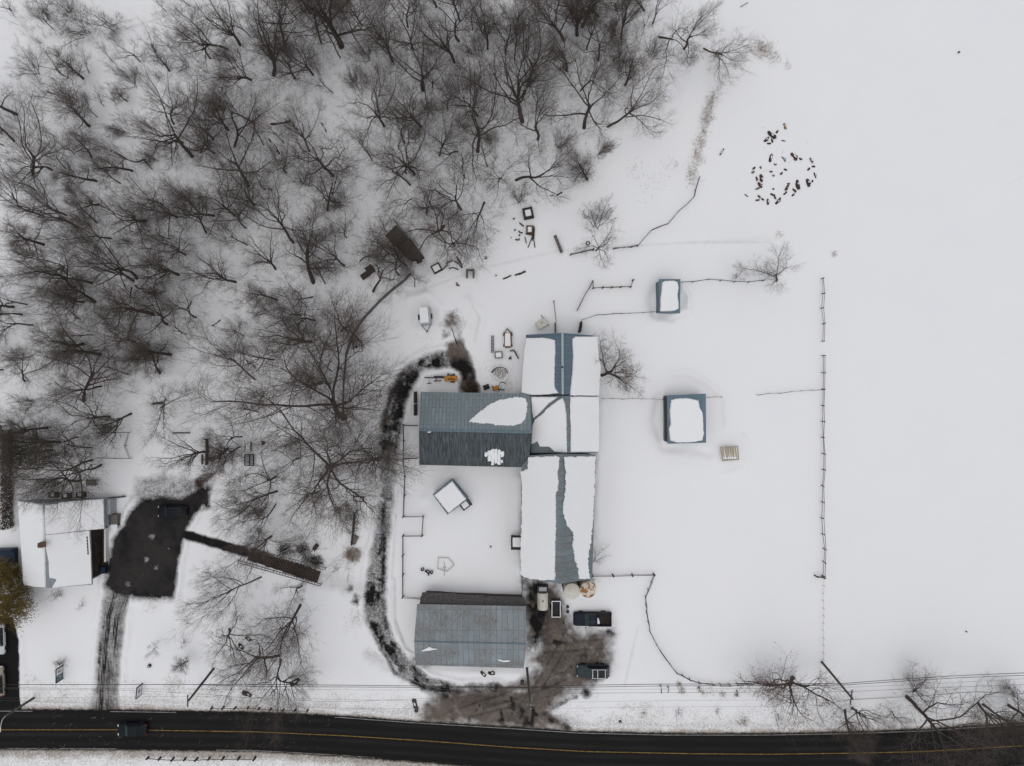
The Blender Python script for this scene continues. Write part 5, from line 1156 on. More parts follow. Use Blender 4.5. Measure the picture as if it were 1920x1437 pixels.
fence('wire_fence', 'zigzag fence climbing from the reddish shrub to the dry grass line', [(1195, 463), (1206, 450), (1219, 435), (1250, 421), (1272, 398), (1299, 372), (1302, 358), (1310, 335)], 22, 1.2, (.6, 1.05), pw=.07, rw=.08, wire=True, rail='iron', post='grey_wood')
fence('rail_fence', 'low snowed-in rail fence through the reddish shrub', [(1069, 479), (1090, 474), (1112, 470)], 20, .9, (.4, .8), pw=.2, rw=.12)
fence('rail_fence', 'half-fallen rail fence right of the reddish shrub', [(1150, 468), (1170, 465), (1195, 462)], 14, .8, (.35, .6, .75), pw=.12, rw=.08, dbl=.15)
fence('rail_fence', 'double-railed fence leaving the corner of the long barn past the bins', [(1110, 1078), (1148, 1077), (1185, 1077), (1225, 1076)], 37, 1.3, (.5, 1.1), pw=.22, rw=.07, dbl=.08)
fence('rail_fence', 'curving fence from the barn paddock corner down to the roadside wires', [(1225, 1076), (1209, 1118), (1211, 1148), (1214, 1165), (1218, 1182), (1230, 1208), (1246, 1232), (1266, 1258), (1292, 1271), (1310, 1278), (1334, 1281), (1365, 1281), (1395, 1279), (1420, 1277), (1450, 1275)], 17, 1.2, (.5, 1.0), pw=.1, rw=.07, dbl=.05, rail='iron')
fence('rail_fence', 'paddock fence along the lane with a square jog in its middle', [(758, 797), (758, 826), (757, 860), (760, 893), (760, 928), (758, 967), (794, 968), (793, 1004), (757, 1003), (757, 1040), (757, 1076), (757, 1117), (790, 1119)], 36, 1.3, (.5, 1.05), pw=.18, rw=.09, dbl=.03)
fence('rail_fence', 'upper short fence tying the lane paddock to the broad barn', [(758, 798), (783, 798)], 25, 1.2, (.5, 1.0), pw=.12, rw=.12)
fence('rail_fence', 'lower short fence tying the lane paddock to the broad barn', [(757, 859), (784, 859)], 25, 1.2, (.5, 1.0), pw=.12, rw=.12)
fence('wire_fence', 'tall thin fence from the long barn corner to the south lean-to', [(978, 1084), (978, 1117)], 33, 1.5, (.5, 1.0, 1.4), pw=.12, rw=.05, wire=True, rail='iron')
fence('garden_fence', 'thin angled frame fence in the snow behind the house', [(186, 811), (245, 810), (239, 835), (248, 859), (187, 859)], 30, .9, (.5, .8), pw=.08, rw=.06, rail='iron')
fence('guard_rail', 'row of short posts with a low rail below the road', [(279, 1420), (302, 1420), (326, 1421), (348, 1422), (371, 1422), (393, 1421), (420, 1420), (479, 1420)], 24, .8, (.6,), pw=.3, rw=.1, rail='grey_wood', post='iron')
fence('guard_rail', 'row of short posts with a low rail above the road, crossed by the forked tree', [(398, 1326), (420, 1326), (443, 1326), (466, 1325), (487, 1327), (509, 1328), (532, 1329), (577, 1331)], 22, .7, (.5,), pw=.28, rw=.08, rail='grey_wood', post='iron')
fence('pole_fence', 'thin red and brown pole fence standing off the long barn gable', [(1041, 606), (1040.5, 624)], 18, 1.2, (.3, .6, .9, 1.15), pw=.1, rw=.18, rail='grey_wood')
rp = thing('pole', 'long thin red pole lying in snow above the long barn gable', 'pole', G(1038, 567)); MB().tube([G(1038, 566, .5), G(1042, 605, 1.2)], .055, 6).build('shaft', M['red'], rp); MB().lathe(G(1038, 566, .45), [(.12, 0), (.12, .15)], 10).build('end_cap', M['iron'], rp)
st_ = thing('stone_wall', 'narrow grey wall running down through the wood from the curved trunk to the lane', 'wall', G(772, 516))
mb = MB(); pl_ = [(770, 514), (762, 524), (735, 545), (712, 566), (682, 598), (662, 628), (650, 665), (645, 720), (644, 790)]; rs = random.Random(9)
for (xa, ya), (xb, yb) in zip(pl_, pl_[1:]):
    n = max(2, int(math.hypot(xb - xa, yb - ya) / 5)); w0 = .27 if ya < 640 else .16
    for k in range(n):
        mb.beam(G(xa + (xb - xa) * k / n, ya + (yb - ya) * k / n, .25), G(xa + (xb - xa) * (k + 1.03) / n, ya + (yb - ya) * (k + 1.03) / n, .25), w0 + rs.uniform(-.05, .05), .7 + rs.uniform(-.08, .08))
mb.build('stonework', M['stone'], st_)

# ------------------------------------------------------------------ utility poles, wires, lamp
def pole(label, base, top, h, arm=None):
    o = thing('utility_pole', label, 'utility pole', G(*base)); b = G(*base, -.5); t = P(*top, h)
    MB().tube([b, b + (t - b) * .5, t], [.19, .17, .13], 12).build('shaft', M['pole'], o, True)
    if arm:
        mb = MB(); mb.beam(P(*arm[0], h - .5), P(*arm[1], h - .5), .12, .14); mb.build('crossarm', M['pole'], o)
        for k in (0.08, .5, .92):
            c = P(*arm[0], h - .5) * (1 - k) + P(*arm[1], h - .5) * k; MB().lathe(c + Vector((0, 0, .07)), [(.05, 0), (.08, .06), (.05, .12), (.07, .18)], 10).build('insulator', M['house_wall'], o)
    return o
pole('weathered utility pole near the south barn, leaning down to the muddy apron', (988, 1253), (994, 1318), 10.2, ((994, 1312), (996, 1330)))
pole('utility pole on the sapling verge, slanting towards the road', (400, 1254), (352, 1316), 9.8, ((352, 1303), (352, 1326)))
pole('utility pole at the lower end of the thin wire line by the road', (1541, 1241), (1599, 1311), 10.4, ((1598, 1294), (1594, 1322)))
lp = pole('street lamp pole at the photo edge reaching over the road', (62, 1310), (10, 1343), 8.6)
MB().tube([P(10, 1343, 8.6), P(4, 1350, 8.9), P(0, 1366, 8.9)], .045, 8).build('lamp_arm', M['chrome'], lp); mb = MB(); mb.box(P(0, 1368, 8.85), (.28, .7, .14), 0, .04); mb.build('lamp_head', M['chrome'], lp)
def wire(label, pts, z, r, mat='wire', sag=.35):
    mb = MB(); q = []
    for (xa, ya), (xb, yb) in zip(pts, pts[1:]):
        for k in range(10): t = k / 10; q.append((xa + (xb - xa) * t, ya + (yb - ya) * t, z))
    q.append((*pts[-1], z)); mb.tube([P(*v) for v in q], r, 5); o = mb.build('utility_wire', M[mat]); return tag(o, label, 'wire')
wire('thick black cable, upper of the pair strung along the road', [(-60, 1284), (200, 1284), (480, 1283.5), (740, 1286), (985, 1289), (1080, 1285.5), (1240, 1283), (1440, 1282.5), (1580, 1282), (1700, 1273), (1800, 1267), (1920, 1262), (1990, 1259)], 5.8, .04)
wire('thick black cable, lower of the pair strung along the road', [(376, 1284.5), (480, 1287.5), (740, 1289), (985, 1290.5), (1080, 1289), (1240, 1286.5), (1440, 1285.5), (1580, 1285), (1700, 1277), (1800, 1271), (1920, 1266.5), (1990, 1263)], 5.6, .035)
wire('thin wire just below the thick cable pair', [(-60, 1289), (230, 1292), (480, 1293), (720, 1294), (990, 1293.5), (1240, 1292.5), (1540, 1291), (1720, 1284), (1920, 1273), (1990, 1270)], 7.0, .014, 'grey_wire')
wire('thin wire sloping from the lamp pole to the middle pole arm', [(-60, 1291), (240, 1295), (360, 1300), (480, 1310), (600, 1315.5), (660, 1315.5), (800, 1310), (990, 1301)], 8.6, .014, 'grey_wire')
wire('taut thin wire crossing the forked roadside tree at right', [(995, 1301), (1240, 1299), (1540, 1298), (1597, 1297), (1720, 1291), (1920, 1284), (1990, 1281)], 9.0, .02, 'grey_wire')
wire('upper of the two lowest faint wires over the verge', [(-60, 1310), (352, 1306), (700, 1313), (995, 1318), (1240, 1314), (1540, 1312), (1597, 1312), (1750, 1300), (1990, 1296)], 9.6, .011, 'grey_wire')
wire('lowest faint wire over the verge edge', [(-60, 1312), (352, 1324), (700, 1329), (995, 1329), (1240, 1326), (1440, 1325), (1594, 1322)], 9.6, .011, 'grey_wire')
wire('slack lowest fence-like wire behind the roadside trees', [(1550, 1319), (1600, 1312), (1660, 1309), (1740, 1304), (1830, 1297), (1850, 1298), (1920, 1301), (1990, 1302)], 1.2, .03, 'grey_wire')
# ------------------------------------------------------------------ things in the snow
def clump(o, c, n, r, h, mat, seed, name='blades', w=0.03, spread=.9):
    """thin bent blades or straws rising from a patch"""
    rs = np.random.RandomState(seed); a = rs.rand(n) * 6.28; q = r * np.sqrt(rs.rand(n))
    B = np.stack([np.array(c.x) + q * np.cos(a), c.y + q * np.sin(a), np.full(n, c.z - .05)], 1)
    t = rs.normal(size=(n, 2)) * spread * h * .5; hh = h * rs.uniform(.5, 1.1, n)
    T = B + np.stack([t[:, 0], t[:, 1], hh], 1); s_ = np.stack([-t[:, 1], t[:, 0], np.zeros(n)], 1); s_ = _norm(s_ + 1e-6) * w / 2
    V = np.stack([B - s_, B + s_, T + s_ * .4, T - s_ * .4], 1).reshape(-1, 3); F = np.arange(len(V)).reshape(-1, 4)
    if o is not None: V = V - np.array(wloc(o))
    me = np_mesh(name, V, F, [M[mat]]); q = bpy.data.objects.new(name, me); C.objects.link(q)
    if o is not None: q.parent = o
    return q

def stuff_grass():
    rs = np.random.RandomState(5); Bs = []
    spots = [(1300, 335, 14, 240), (1304, 300, 9, 200), (1312, 265, 9, 260), (1322, 235, 8, 240), (1328, 208, 8, 260), (1336, 185, 7, 160), (1430, 92, 16, 420), (1452, 108, 12, 120), (1475, 124, 8, 40), (1278, 1294, 6, 90), (1272, 1282, 4, 70), (1310, 1290, 3, 30), (1332, 1296, 10, 60), (1355, 1300, 7, 80), (1380, 1302, 3, 60), (1316, 1298, 4, 50), (1392, 1352, 9, 120), (1205, 1338, 5, 70), (1564, 477, 4, 40), (1460, 440, 5, 40), (656, 1042, 12, 120), (935, 700, 14, 160), (950, 718, 10, 80), (848, 598, 12, 140), (840, 622, 9, 90), (666, 1160, 12, 40), (285, 1128, 14, 60), (1115, 1096, 9, 40), (380, 1303, 22, 120), (330, 1290, 16, 70), (120, 1308, 26, 100), (60, 1282, 20, 60), (1880, 1292, 12, 90), (1895, 1302, 8, 50), (1680, 1322, 24, 60), (1560, 1335, 20, 40), (1205, 200, 30, 40), (1260, 310, 16, 50), (1220, 345, 30, 50), (1190, 320, 22, 40), (1450, 300, 60, 20), (1240, 1335, 20, 30), (1175, 1322, 14, 60), (200, 1416, 120, 200), (520, 1424, 100, 240), (100, 1412, 70, 80)]
    spots = [q for q in spots if not (1290 < q[0] < 1340 and 180 < q[1] < 340)]
    line = [(1296, 345), (1296, 325), (1304, 300), (1310, 275), (1314, 262), (1322, 236), (1326, 215), (1330, 200), (1338, 184), (1350, 166)]
    for (xa, ya), (xb, yb) in zip(line, line[1:]):
        for _ in range(95):
            t = rs.rand(); q = G(xa + (xb - xa) * t + rs.normal() * 5.5, ya + (yb - ya) * t + rs.normal() * 6); Bs.append((q.x, q.y, q.z))
    for x, y, r, n in spots:
        n = int(n * .7)
        for _ in range(n):
            q = G(x + rs.normal() * r * .6, y + rs.normal() * r * .6); Bs.append((q.x, q.y, q.z))
    B = np.array(Bs); n = len(B); t = rs.normal(size=(n, 2)) * .22; hh = rs.uniform(.2, .7, n)
    T = B + np.stack([t[:, 0], t[:, 1], hh], 1); s_ = _norm(np.stack([-t[:, 1], t[:, 0], np.zeros(n)], 1) + 1e-6) * .017
    V = np.stack([B - s_, B + s_, T + s_ * .3, T - s_ * .3], 1).reshape(-1, 3); F = np.arange(len(V)).reshape(-1, 4)
    o = bpy.data.objects.new('dry_grass', np_mesh('dry_grass', V, F, [M['straw']])); C.objects.link(o); o["kind"] = "stuff"
stuff_grass()

def rough_log(mb, a, b, r, seed, snow=None):
    rs = random.Random(seed); n = 5; pts = []; rad = []
    for k in range(n + 1):
        t = k / n; q = a + (b - a) * t + Vector((rs.uniform(-r, r) * .35, rs.uniform(-r, r) * .35, rs.uniform(-r, r) * .2)); pts.append(q); rad.append(r * rs.uniform(.75, 1.15) * (1 if 0 < k < n else .8))
    mb.tube(pts, rad, 8)

# scattered log ends in the open field
LOGS = [(450, 275, 150, 45, 0, 'longest black log, slanting at the top of the scatter'), (375, 340, 85, -38, 0, 'black log below the slanting long one, tilting the other way'), (457, 352, 55, 70, 0, 'stubby black log tucked under the lower end of the long one'), (412, 396, 50, 10, 0, 'black log end lowest of the top cluster'), (535, 220, 42, -60, 0, 'small black log end just past the long log'), (650, 138, 85, 65, 2, 'tan curved log, topmost of the field scatter'), (628, 356, 60, 10, 0, 'row of black specks, a nearly buried log below the tan one'), (440, 612, 110, -75, 0, 'upright narrow dark log in the upper middle of the scatter'), (636, 630, 85, 50, 3, 'thin grey stick slanting near the scatter centre'), (790, 592, 120, 52, 1, 'big rust-brown split log at the upper right of the scatter'), (883, 626, 42, 20, 0, 'dark log end touching the big rust-brown one'), (1045, 650, 78, 62, 3, 'grey-brown log at the top of the outer right arc'), (1080, 740, 50, 10, 1, 'brown lump on the right arc, second from its top'), (1005, 780, 42, -40, 1, 'small brown log inside the right arc'), (1102, 872, 85, 72, 1, 'thin bowed brown log on the outermost right edge'), (1060, 957, 36, 90, 0, 'small dark stump just right of the long dark arc log'), (1000, 985, 118, 74, 0, 'long dark log closing the right arc'), (840, 1012, 125, 78, 0, 'long curved grey-black log in the lower right'), (795, 1100, 70, 45, 0, 'dark log below the curved grey-black one'), (772, 1168, 50, -48, 0, 'dark chip pointing down left of the lower right pair'), (680, 1062, 85, -60, 1, 'large brown log lying above the bottom centre'), (655, 1140, 60, -50, 1, 'brown log touching the lower end of the large brown one'), (705, 996, 36, 5, 3, 'short grey log above the large brown one'), (505, 708, 40, 20, 3, 'grey chip in the upper centre of the scatter'), (660, 790, 46, 40, 0, 'dark stump, upper of two in the scatter centre'), (597, 847, 42, -45, 0, 'dark round stump, lower of two in the scatter centre'), (478, 877, 26, 30, 3, 'tiny grey log end left of the round stump'), (440, 818, 36, 5, 3, 'short grey log left of the scatter centre'), (190, 768, 46, -35, 0, 'dark oval log at the far left of the scatter'), (287, 755, 42, 85, 3, 'small upright grey log beside the dark oval one'), (172, 826, 45, -20, 3, 'faint grey log under the dark oval one'), (232, 920, 62, 75, 1, 'reddish brown log, left of an upright pair'), (295, 910, 105, 82, 1, 'reddish brown log, right of an upright pair'), (276, 1020, 92, 50, 1, 'slanting reddish brown log under the upright pair'), (240, 1070, 60, -20, 3, 'tan grey log at the foot of the slanting reddish one'), (265, 1193, 52, 40, 1, 'reddish log at the lower left corner of the scatter'), (244, 1246, 62, -10, 3, 'olive grey log, lowest on the left side'), (315, 1230, 46, 40, 0, 'dark chip right of the olive grey log'), (395, 1265, 85, 85, 1, 'broad dark red stump on the bottom edge'), (468, 1162, 70, 22, 1, 'reddish log rising from the bottom right group'), (500, 1203, 46, 60, 0, 'dark log under the tilted reddish one'), (545, 1266, 85, -45, 0, 'dark forked log at the bottom of the scatter'), (580, 1218, 32, 70, 0, 'small dark stump above the forked log'), (75, 1175, 62, 38, 0, 'pair of black specks, outlying log at the far lower left'), (480, 1076, 26, 5, 0, 'tiny dark log alone in the lower centre')]
lm = [M['old_wood'], plain('reddish_brown_log', (0.095, 0.05, 0.035), .9, .5, 6), plain('tan_log', (0.26, 0.18, 0.10), .9, .4, 6), M['grey_wood']]
for k, (zx, zy, ln, an, mi, la) in enumerate(LOGS):
    x, y = 1390 + zx / 7.98, 220 + zy / 7.98; L = ln / 7.98 * PX * 1.02; a = math.radians(-an); c = G(x, y, .04)
    d = Vector((math.cos(a), math.sin(a), .05)) * L / 2; r = min(.30, max(.14, L * .22)) * (.55 if 'thin' in la or 'specks' in la else 1)
    o = thing('log', la, 'log', c, 'logs poking out of the field snow'); mb = MB(); rough_log(mb, c - d, c + d, r, k)
    if L > .8: rough_log(mb, c - d * .3 + Vector((0, .1, 0)), c + d * .6 + Vector((.12, .2, .03)), r * .7, k + 99)
    mb.build('bark', lm[mi], o, True)
    if L > .75:
        s_ = MB(); q = c + d * .1 + Vector((.03, .06, r * .75)); s_.box(q, (L * .4, r * .7, r * .5), a, r * .18); s_.build('snow_cap', M['snow'], o, True)

# pallet feeder by the larger shed
pf = thing('pallet_crate', 'tan slatted pallet crate half full of snow below the larger shed', 'crate', P(1368, 851, 0))
c = P(1368, 851, .4); tl, tr, bl, brr = P(1351, 839, .9), P(1383, 837, .9), P(1355, 864, .5), P(1385, 862, .5)
mb = MB()
for k in (0, .12, .3, .44, .56, .7, .86, 1.0): mb.beam(tl + (tr - tl) * k, bl + (brr - bl) * k, .16 if k not in (.3, .7) else .3, .06)
mb.build('slat_panel', M['tan_wood'], pf); mb = MB(); mb.beam(tl, tr, .13, .2); mb.beam(bl, brr, .11, .2); mb.build('frame', M['tan_wood'], pf)
mb = MB(); mb.box(P(1368, 851, .55), (2.0, 1.5, .12), .02, .05); mb.build('snow_fill', M['snow'], pf)

def open_box(name, label, cat, x, y, wx, wy, h, mat, ang, seed, fill=True, wall=.22, gap=()):
    """a frame of four boards round a snow filling"""
    o = thing(name, label, cat, G(x, y)); R = Matrix.Rotation(ang, 3, 'Z'); c = G(x, y)
    for k, (ax, ay, lx, ly) in enumerate(((0, 1, wx, wall), (1, 0, wall, wy), (0, -1, wx, wall), (-1, 0, wall, wy))):
        if k in gap: continue
        MB().box(c + R @ Vector((ax * (wx - wall) / 2, ay * (wy - wall) / 2, h / 2)) + Vector((0, 0, .002 * k)), (lx, ly, h + .1 * (k % 2)), ang).build('side_board', M[mat], o)
    if fill: MB().box(c + Vector((0, 0, h * .8)), (wx - wall * 1.6, wy - wall * 1.6, h * .25), ang, .07).build('snow_fill', M['snow'], o)
    return o
open_box('planter', 'square dark planter full of snow, topmost of the junk above the yard', 'planter', 990, 402, 1.5, 1.6, .9, 'old_wood', .2, 1, wall=.32)
open_box('planter', 'reddish open box full of snow below the square dark planter', 'planter', 993, 432, 1.0, 1.2, .6, 'brown_wood', 0, 2, wall=.2)
open_box('crate', 'round-cornered crate of snow under the woodland edge', 'crate', 819, 504, 1.4, 1.3, .6, 'old_wood', .5, 3, wall=.2)
open_box('frame', 'three-sided mossy frame standing open at the bottom', 'frame', 882, 514, 1.25, 1.3, .7, 'grey_wood', 0, 4, False, .26, (2,))
open_box('crate', 'square grey crate of snow beside the ladder-like rack', 'crate', 935, 666, 1.15, 1.0, .7, 'grey_wood', .05, 5, wall=.13)
open_box('cold_frame', 'wide thin-edged frame of snow beside the lane under the big tree', 'frame', 673, 935, 1.6, .75, .5, 'iron', -.08, 6, wall=.12)
open_box('sandbox', 'small brown-rimmed bed with a dark lump, between wood and lane', 'bed', 671, 650, 1.3, 1.7, .25, 'grey_wood', .15, 7, True, .08)
q = thing('stump', 'dark lump on the small brown-rimmed bed', 'stump', G(669, 651)); MB().lathe(G(669, 651), [(.14, .1), (.2, .3), (.12, .5), (.03, .56)], 10).build('block', M['black'], q, True)
lad = thing('rack', 'dark ladder-like rack lying beside the square grey crate', 'rack', G(922, 645)); mb = MB()
mb.beam(G(922, 630, .4), G(922, 662, .4), .07); mb.beam(G(925, 630, .4), G(925, 662, .4), .07); mb.build('side_rail', M['iron'], lad)
mb = MB()
for k in range(12): mb.beam(G(921, 631 + k * 2.7, .42), G(926, 631 + k * 2.7, .42), .1, .06)
mb.build('rung', M['iron'], lad)
hb = thing('wagon', 'rusty farm wagon frame with a snow-filled box and pointed drawbar', 'wagon', G(952, 638)); mb = MB(); mb.beam(G(946, 624, .5), G(947, 650, .5), .2, .3); mb.beam(G(958, 624, .5), G(958, 650, .5), .25, .3); mb.beam(G(947, 651, .5), G(958, 650, .5), .35, .3); mb.build('box_side', M['rust'], hb)
mb = MB(); mb.beam(G(943, 630, .5), G(951, 617, .6), .14); mb.beam(G(951, 617, .6), G(959, 626, .5), .2); mb.build('drawbar', M['grey_wood'], hb); MB().box(G(952, 638, .55), (.9, 1.9, .22), 0, .08).build('snow_fill', M['snow'], hb)
for y in (627, 648):
    for x in (944.5, 960):
        w_ = MB(); w_.lathe(G(x, y, .3), [(.06, -.06), (.26, -.05), (.26, .05), (.06, .06)], 14, 'X'); w_.build('wheel', M['iron'], hb, True)
hr = thing('harrow', 'black harrow parts half buried left of the long barn snow slope', 'implement', G(963, 665)); mb = MB(); mb.beam(G(956, 659, .2), G(964, 657, .3), .16); mb.beam(G(964, 658, .3), G(972, 673, .2), .18); mb.build('frame', M['iron'], hr); mb = MB(); mb.beam(G(954, 674, .2), G(958, 669, .3), .2); mb.beam(G(955, 671, .2), G(959, 674, .2), .15); mb.build('tine', M['iron'], hr)
sl = thing('hay_rake', 'curved rake hoop with wires over dirty snow, above the orange tiller', 'implement', G(935, 695)); mb = MB(); mb.tube([G(922, 699, .2), G(926, 694, .5), G(932, 690, .7), G(942, 689, .7), G(949, 693, .5), G(952, 700, .2)], [.12, .1, .06, .05, .05, .06], 7); mb.build('hoop', M['iron'], sl)
for k in range(7): MB().tube([G(930 + k * 3, 690 + (k % 3), .6), G(929 + k * 3.2, 702 + (k * 5 % 7), .1)], .03, 5).build('tine', M['grey_wood'], sl)
tp = thing('water_tote', 'white tilted tote with dark vents by the gable of the long barn', 'tote', G(1017, 608)); MB().box(G(1016, 608, .6), (1.7, 1.2, 1.0), .55, .1).build('tank_body', M['cream'], tp)
mb = MB(); mb.beam(G(1014, 592, .8), G(1029, 612, .9), .1); mb.build('edge_bar', M['iron'], tp)
for dx, dy in ((-.12, 0), (.12, .02), (0, .18)): mb = MB(); q = G(1015.5, 607, 1.12) + Vector((dx, dy, 0)); mb.tube([q, q + Vector((0, 0, .05))], .06, 8); mb.build('vent', M['black'], tp)
bx = thing('timber', 'heavy notched timber leaning out of a drift above the dark gate', 'timber', G(1045, 459)); mb = MB(); mb.beam(G(1040, 443, .5), G(1053, 475, .35), .42, .4); mb.build('beam', M['grey_wood'], bx)
for k in range(5): MB().box(G(1041 + k * 2.6, 446 + k * 6.5, .72), (.2, .12, .12), 1.2).build('peg', M['old_wood'], bx)
for x0, y0, x1, y1, r, la in ((943, 524, 959, 517, .1, 'thin dark log, lower of two lying end to end'), (966, 517, 986, 509, .16, 'thick dark log, upper of two lying end to end'), (1043, 367, 1054, 361, .12, 'short dark log in snow above the square planter'), (1032, 368, 1037, 367, .1, 'stub of log left of the short dark one')):
    o = thing('log', la, 'log', G(x0, y0), 'logs about the yard'); mb = MB(); rough_log(mb, G(x0, y0, .1), G(x1, y1, .12), r, int(x0)); mb.build('bark', M['old_wood'], o, True)
jk = thing('scrap_heap', 'tangle of black bent scrap in snow beside the woodland crate', 'heap', G(852, 500)); rs = random.Random(4)
for pts in ([(839, 494), (845, 491), (850, 489)], [(839, 494), (838, 500)], [(842, 505), (848, 503), (854, 504), (860, 507)], [(852, 491), (860, 495), (866, 503)], [(856, 482), (861, 489), (865, 495)], [(858, 488), (866, 497), (867, 504)], [(829, 508), (838, 499)]):
    MB().tube([G(x, y, .2 + rs.uniform(0, .3)) for x, y in pts], .09, 6).build('bent_bar', M['iron'], jk)
j2 = thing('scrap_heap', 'small scatter of black scrap left of the reddish open box', 'heap', G(970, 440))
for pts in ([(962, 412), (965, 410)], [(972, 434), (975, 437), (980, 438)], [(973, 443), (975, 441)], [(966, 450), (973, 451), (974, 448)], [(964, 433), (967, 431)], [(958, 446), (959, 447)], [(974, 419), (982, 425)]):
    MB().tube([G(x, y, .15 + rs.uniform(0, .2)) for x, y in pts], .1, 6).build('bent_bar', M['iron'], j2)
tp2 = thing('log_tripod', 'crossed dark poles spilling down from the reddish open box', 'poles', G(995, 450))
for pts in ([(998, 430), (1003, 465)], [(1000, 440), (990, 465)], [(985, 440), (1000, 442)], [(984, 446), (987, 457)], [(1001, 425), (998, 452)], [(1002, 428), (1001, 448)]):
    MB().tube([G(*pts[0], .5), G(*pts[1], .12)], .07, 6).build('pole', M['old_wood'], tp2)
for x, y, la, r in ((911, 484, 'black stump alone in the snow right of the scrap tangle', .2), (930, 517, 'tiny dark stump left of the two end-to-end logs', .12), (920, 1025, 'small dark post stub alone in the paddock snow', .13), (1797, 99, 'tiny dark stub alone in the far corner field', .12), (780, 1283, 'brown stub by the lane mouth', .15), (1163, 1353, 'dark maroon stub in the verge snow', .2), (1811, 1184, 'speck of dark stubble in the right field', .08), (281, 1248, 'black lump in the lawn snow left of the slanting pole', .26)):
    o = thing('stump', la, 'stump', G(x, y)); MB().lathe(G(x, y), [(r * 1.2, -.2), (r, .1), (r * .95, .35), (r * .5, .4)], 9).build('wood', M['old_wood'], o, True)
    MB().box(G(x, y, .4), (r * .7, r * .6, .06), .3, .02).build('snow_cap', M['snow'], o)
hb2 = thing('hub_cap', 'rusty wedge of boards in the snow above the box trailer', 'debris', G(858, 533)); MB().slab([G(855, 529, .1), G(863, 537, .1), G(856, 537, .15)], (0, 0, .12)).build('board', M['rust'], hb2); hb2.name = 'board_wedge'
sp = thing('stick', 'dark upright stick at the end of the muddy loop', 'stick', G(855, 645)); MB().tube([G(848, 616, 1.6), G(852, 630, .9), G(857, 646, .1)], [.04, .06, .09], 6).build('rod', M['old_wood'], sp)
tyr = thing('hoop', 'small dark ring standing in the reddish shrub', 'tyre', G(1102, 457)); MB().lathe(G(1102, 457, .2), [(.22, -.1), (.32, -.06), (.32, .06), (.22, .1), (.2, .05), (.2, -.05)], 20).build('tread', M['tyre'], tyr, True)
MB().lathe(G(1102, 457, .18), [(.19, -.02), (.19, .03)], 16).build('snow_fill', M['snow'], tyr)

# the paddock: wire pen, row of dark tubs
pen = thing('wire_pen', 'five-sided pale wire pen flattened in the paddock snow', 'pen', G(838, 1057)); v = [(822, 1045), (841, 1046), (852, 1059), (838, 1071), (821, 1066)]
mb = MB()
for a, b in zip(v, v[1:] + v[:1]): mb.beam(G(*a, .25), G(*b, .25), .1, .1)
mb.build('frame', plain('faded_tube', (0.5, 0.49, 0.44), .7, .2), pen); mb = MB()
for a, b in (((834, 1057), (833, 1080)), ((833, 1062), (830, 1066)), ((833, 1060), (837, 1066)), ((832, 1052), (834, 1058))): mb.beam(G(*a, .3), G(*b, .15), .04)
mb.build('broken_stay', M['grey_wood'], pen)
for x, y, r, la in ((792.5, 1067, .26, 'leftmost of the row, slightly apart'), (799, 1070, .17, 'second from left in the row, small'), (803, 1071.5, .26, 'middle of the row'), (809.5, 1072.5, .25, 'rightmost of the row'), (804, 1077, .13, 'smallest, below the middle of the row')):
    o = thing('rubber_tub', f'black rubber tub in the paddock, {la}', 'tub', G(x, y), 'row of black tubs in the paddock'); MB().lathe(G(x, y), [(r * .85, 0), (r, .4), (r * .9, .42), (r * .75, .12)], 18).build('bowl', M['black'], o, True); MB().lathe(G(x, y), [(r * .45, .14), (r * .4, .2), (.02, .24)], 12).build('snow_fill', M['snow'], o, True)

# beside the lane: low wall with coloured pots, bush, saddle-like stump
lw = thing('trellis', 'dark low screen with a kinked top end along the lane', 'screen', G(666, 990)); mb = MB(); mb.beam(G(672, 956, .5), G(666, 962, .5), .14, .9); mb.beam(G(666, 962, .5), G(661, 1021, .5), .16, .9); mb.build('board_panel', M['old_wood'], lw); mb = MB(); mb.beam(G(662, 1019, .25), G(669, 1005, .25), .75, .5); mb.build('foot_box', M['grey_wood'], lw)
for x, y, mt, la in ((671, 968, 'blue', 'blue pot standing at the kinked end of the low screen'), (670, 980, 'rust', 'terracotta pot standing second along the low screen'), (668, 992, 'black', 'black pot standing third along the low screen')):
    o = thing('plant_pot', la, 'pot', G(x, y)); MB().lathe(G(x, y), [(.16, 0), (.24, .45), (.27, .5), (.2, .5), (.18, .4)], 16).build('pot_body', M[mt], o, True); MB().lathe(G(x, y), [(.18, .42), (.12, .5), (.02, .53)], 12).build('snow_cap', M['snow'], o, True)
gb = thing('dry_bush', 'pale straw-coloured low bush at the foot of the low screen', 'bush', G(664, 1040)); clump(gb, G(664, 1040), 420, 1.15, .8, 'straw', 3, 'stalks', .03, .9); clump(gb, G(664, 1040), 120, 1.0, .5, 'twig', 4, 'twigs', .02, 1.0)
gr = thing('wheelbarrow', 'dark upturned barrow with two handles in the snow above the bridge', 'barrow', G(592, 1027)); MB().box(G(593, 1025, .4), (.6, .95, .55), -.6, .12).build('tray', M['old_wood'], gr)
for dx in (-1.5, 2): MB().tube([G(591 + dx, 1029, .35), G(587 + dx * 1.6, 1034, .25)], .06, 6).build('handle', M['iron'], gr)
for x, y, an, la in ((534, 1030, .5, 'dark brush heap on the bank above the bridge'), (568, 1032, -.2, 'dark brush heap near the lower end of the bridge')):
    o = thing('brush_heap', la, 'heap', G(x, y)); clump(o, G(x, y), 260, 1.0, .7, 'old_wood', int(x), 'cuttings', .035, 1.4)
    MB().tube([G(x - 6, y + 4, .3), G(x + 7, y - 4, .5)], .1, 7).build('branch', M['old_wood'], o, True)
